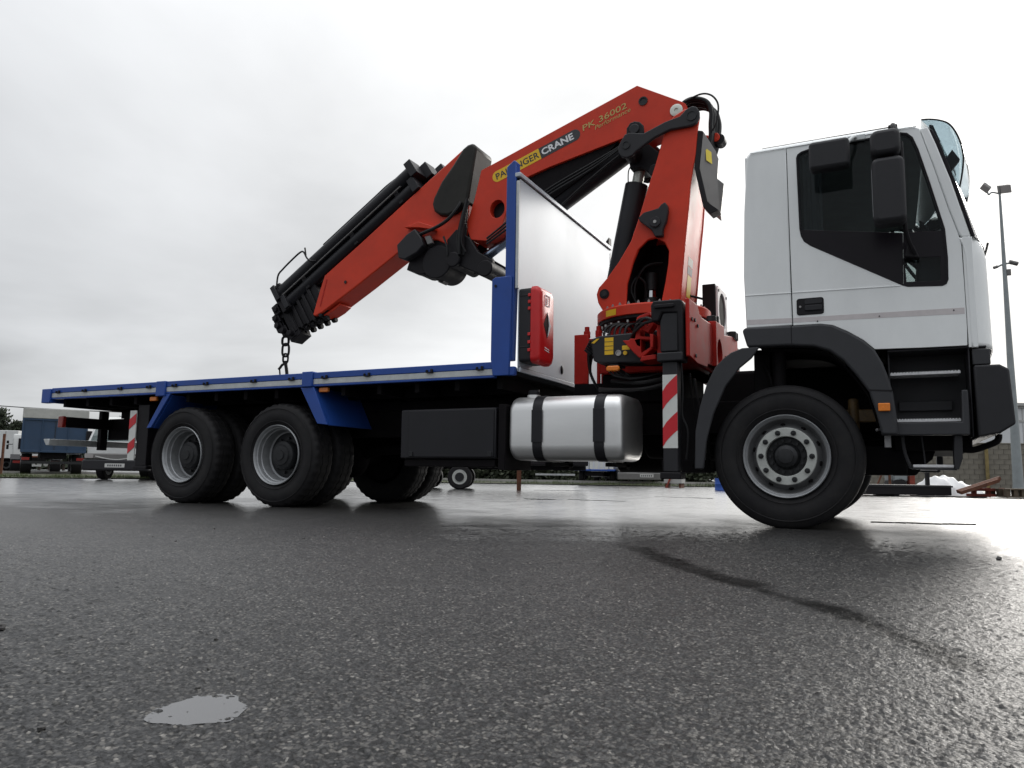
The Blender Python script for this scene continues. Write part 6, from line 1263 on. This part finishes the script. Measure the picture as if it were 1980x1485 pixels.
# small grey machine with rusty stand
mc = thing('yard_machine', 'grey compressor machine on a rusty stand seen below the cab', 'machine', (0.9, 16.8, 0))
fr = loc((0.70, 16.62), (0.89, 0.45))
LB(fr).b(0.02, 0.42, 0.0, 0.5, 0.30, 0.92).build('body', 'pole_grey', mc, 0.05)
LB(fr).c((0.2, 0.0, 0.2), (0.2, 0.5, 0.2), 0.2, 20).build('wheel', 'rubber', mc, 0.02)
LB(fr).c((-0.45, 0.1, 0.0), (-0.02, 0.1, 0.95), 0.025).build('strut', 'rust', mc); LB(fr).b(-0.06, -0.01, 0.05, 0.1, 0.0, 0.95).build('upright', 'rust', mc); LB(fr).b(-0.7, 0.0, 0.06, 0.1, 0.92, 0.97).build('top_rail', 'rust', mc); LB(fr).b(-0.7, -0.64, 0.05, 0.1, 0.0, 0.92).build('upright', 'rust', mc)
LB(fr).b(0.0, 0.44, -0.02, -0.001, 0.62, 0.66).build('trim', 'steel_cover', mc); LB(fr).b(0.46, 0.6, 0.0, 0.4, 0.02, 0.5).build('tray', 'rust_red', mc, 0.01)

# --- verge, kerb, hedge, trees
VL = [(-40, -6), (-30, 2.4), (-24.4, 8.2), (-22.2, 11.2), (-16.5, 15.4), (-11.5, 18.0), (-7.9, 18.9), (-4.0, 21.0), (-1.5, 24.5)]
vg = MB(); n_ = len(VL); out_ = []
for i, p in enumerate(VL):
    a = Vector(VL[max(i - 1, 0)]); b = Vector(VL[min(i + 1, n_ - 1)]); d = (b - a).normalized(); nn = Vector((-d.y, d.x))
    out_.append((Vector(p), nn))
wv_ = lambda i: 14.0 if i < 4 else 6.0 if i == 4 else 1.5
vg.add([(p.x, p.y, 0.03) for p, nn in out_] + [(p.x + nn.x * wv_(i), p.y + nn.y * wv_(i), 0.05) for i, (p, nn) in enumerate(out_)], [(i, i + 1, n_ + i + 1, n_ + i) for i in range(n_ - 1)])
v_ = vg.build('verge', 'soil', None); v_['kind'] = 'structure'
rnd = random.Random(5); gv = []; gf = []
for i in range(n_ - 1):
    (p, na), (q_, nb) = out_[i], out_[i + 1]; L_ = (q_ - p).length
    for k in range(int(L_ * (600 if i < 4 else 330))):
        t = rnd.random(); w = rnd.random() ** 1.3; c = p.lerp(q_, t) + na.lerp(nb, t) * (0.02 + min(wv_(i), 5) * w * .95); a = rnd.uniform(0, 6.28)
        clump = 0.4 + 0.8 * abs(math.sin(c.x * 2.1) * math.cos(c.y * 1.7 + c.x)); h = rnd.uniform(.05, .16) * clump; wd = 0.006; lx, ly = rnd.uniform(-.04, .04), rnd.uniform(-.04, .04); o_ = len(gv)
        gv += [(c.x - math.cos(a) * wd, c.y - math.sin(a) * wd, 0.03), (c.x + math.cos(a) * wd, c.y + math.sin(a) * wd, 0.03), (c.x + lx, c.y + ly, 0.03 + h)]; gf.append((o_, o_ + 1, o_ + 2))
me = bpy.data.meshes.new('grass'); me.from_pydata(gv, [], gf); me.materials.append(MATS['grass_blade']); g_ = bpy.data.objects.new('grass', me); COL.objects.link(g_); g_['kind'] = 'stuff'; g_['label'] = 'short rough grass along the yard edge'
kb = MB()
for i in range(n_ - 1):
    (p, na), (q_, nb) = out_[i], out_[i + 1]
    kb.add([(p.x + na.x * e, p.y + na.y * e, z) for e in (wv_(i) + .01, wv_(i) + .2) for z in (0, .15)] + [(q_.x + nb.x * e, q_.y + nb.y * e, z) for e in (wv_(i + 1) + .01, wv_(i + 1) + .2) for z in (0, .15)], [(0, 1, 5, 4), (1, 3, 7, 5), (2, 6, 7, 3), (0, 4, 6, 2)])
k_ = kb.build('kerb', 'kerb_stone', None); k_['kind'] = 'structure'
def leaves(vol, n, size, seed):
    rnd = random.Random(seed); v = []; f = []
    for i in range(n):
        c = vol(rnd); s = size * rnd.uniform(.6, 1.5); a = Vector((rnd.gauss(0, 1), rnd.gauss(0, 1), rnd.gauss(0, 1))).normalized(); b = a.orthogonal().normalized(); e = a.cross(b); o_ = len(v)
        v += [c + b * s, c + e * s * .7, c - b * s, c - e * s * .7]; f.append((o_, o_ + 1, o_ + 2, o_ + 3))
    return v, f
def pine(x, y, h, w, seed, label):
    t = thing('pine_tree', label, 'tree', (x, y, 0), 'pine trees beyond the yard'); rnd = random.Random(seed)
    tr = MB(); tr.cyl((x, y, 0), (x + rnd.uniform(-.2, .2), y, h * .96), 0.16, 8, 0.03)
    for k in range(9):
        z = h * (0.25 + 0.07 * k); a = rnd.uniform(0, 6.28); l = w * (1.05 - z / h); tr.cyl((x, y, z), (x + l * math.cos(a), y + l * math.sin(a), z + .25 * l), 0.04, 5, 0.01)
    tr.build('trunk', 'bark', t)
    clumps = []
    for k in range(46):
        z = h * rnd.uniform(0.16, 1.0) ** 0.9; r = w * (1.08 - z / h) * rnd.uniform(.3, 1.0); a = rnd.uniform(0, 6.28); clumps.append((x + r * math.cos(a), y + r * math.sin(a), z, w * rnd.uniform(.16, .34)))
    def vol(q):
        cx_, cy_, cz_, cr_ = q.choice(clumps); return Vector((cx_ + q.gauss(0, .5) * cr_, cy_ + q.gauss(0, .5) * cr_, cz_ + q.gauss(0, .32) * cr_))
    v, f = leaves(vol, 2300, 0.16, seed + 1); m = bpy.data.meshes.new('crown'); m.from_pydata([p - Vector((x, y, 0)) for p in v], [], f); m.materials.append(MATS['pine_leaf'])
    o = bpy.data.objects.new('crown', m); COL.objects.link(o); o.parent = t
TR = [(-92.5, 46.5, 6.9, 2.6), (-91.0, 47.6, 5.4, 2.0), (-90.0, 48.6, 6.6, 1.7), (-88.9, 49.3, 5.2, 1.8), (-88.0, 49.9, 5.9, 1.5), (-87.0, 51.0, 5.0, 2.0), (-93.5, 45.4, 6.2, 2.6), (-86.0, 52.0, 4.8, 1.8)]
TL = ['broad dark pine rising above the white trailer roof', 'stocky pine between taller pines beyond the yard', 'tall slim pine with pointed crown behind the white trailer', 'short rounded pine filling the gap beyond the trailer', 'narrow pine with pointed crown beside the blue lorry box', 'low bushy pine half hidden by the blue lorry box', 'wide pine at the outer end of the row beyond the yard', 'small pine hidden behind the blue lorry box']
for i, (x, y, h, w) in enumerate(TR): pine(x, y, h, w, 20 + i, TL[i])
def hedge_vol(q):
    t = q.random(); p = Vector((-18.0, 23.5, 0)).lerp(Vector((-6.5, 27.5, 0)), t); hh = 0.9 + 0.35 * math.sin(9 * t) + .2 * math.sin(31 * t)
    return p + Vector((q.gauss(0, .35), q.gauss(0, .35), hh * q.random() ** .8))
v, f = leaves(hedge_vol, 24000, 0.075, 9); m = bpy.data.meshes.new('hedge'); m.from_pydata([p - Vector((-12, 25.5, 0)) for p in v], [], f); m.materials.append(MATS['hedge_leaf']); o = bpy.data.objects.new('hedge', m); COL.objects.link(o); o.location = (-12, 25.5, 0)
tag(o, 'dark low hedge growing behind the low trailer', 'hedge')
def wood_vol(q):
    t = q.random(); a = rad(-64 + 74 * t); d = 150 + q.gauss(0, 5); hh = 4.5 + 2.0 * math.sin(40 * t) + 1.2 * math.sin(97 * t + 1)
    return Vector((d * math.sin(a), -6 + d * math.cos(a), hh * q.random() ** .75))
v, f = leaves(wood_vol, 46000, 0.85, 12); m = bpy.data.meshes.new('far_wood'); m.from_pydata(v, [], f); m.materials.append(MATS['pine_leaf']); o = bpy.data.objects.new('far_wood', m); COL.objects.link(o); o['kind'] = 'stuff'; o['label'] = 'far dark wood along the horizon'
# overhead line on two poles
for k, (x, y) in enumerate(((-78.0, 22.0), (-30.0, 46.0))):
    pz = (6.15, 5.2)[k]; tag(MB().cyl((x, y, 0), (x, y, pz + .4), 0.13, 10, 0.09).build('utility_pole', 'bark', None), ('wooden utility pole beyond the white trailer', 'wooden utility pole behind the flatbed')[k], 'utility pole', 'poles of the overhead line')
c0, c1 = Vector((-78, 22, 6.45)), Vector((-30, 46, 5.5)); pts = [c0.lerp(c1, i / 20) + Vector((0, 0, -1.2 * math.sin(math.pi * i / 20))) for i in range(21)]
tag(MB().tube(pts, 0.035, 6, False).build('overhead_cable', 'black_metal', None), 'single dark overhead cable sagging between two poles', 'cable')

# --- loose stones on the asphalt
def pebble(x, y, s, mat, seed, label, flat=.6):
    rnd = random.Random(seed); m = MB(); m.sphere((0, 0, 0), 1, 9, 6)
    ph = [rnd.uniform(0, 6) for _ in range(6)]; vv = []
    for v in m.v:
        v = Vector(v); q = 1 + .22 * math.sin(3 * v.x + ph[0]) * math.cos(2.5 * v.y + ph[1]) + .18 * math.sin(4 * v.z + ph[2] + 2 * v.x)
        vv.append((v.x * q * s, v.y * q * s * rnd.uniform(.94, 1) * .8, v.z * q * s * flat))
    m.v = vv; me = m.mesh('loose_stone', smooth=25); me.materials.append(MATS[mat]); o = bpy.data.objects.new('loose_stone', me); COL.objects.link(o); o.location = (x, y, s * flat * .75); o.rotation_euler = (0, 0, rnd.uniform(0, 6)); tag(o, label, 'stone', 'loose stones on the asphalt')
pebble(-1.145, -4.78, 0.012, 'stone', 1, 'dark angular pebble on the open asphalt left of the puddle'); pebble(-0.40, -5.15, 0.007, 'stone', 2, 'dark pebble on the asphalt just before the puddle')
for i, (x, y, s) in enumerate(((-0.64, -4.62, .006), (-0.375, -4.90, .005), (-0.46, -4.80, .004), (0.55, -3.37, .008), (1.13, -1.59, .016), (-2.6, -3.1, .007), (-2.2, -2.6, .007), (-3.1, -2.4, .008), (-1.75, -3.5, .006), (-2.9, -3.0, .006))):
    pebble(x, y, s, 'stone', 10 + i, 'small dark loose stone lying on the open wet asphalt')
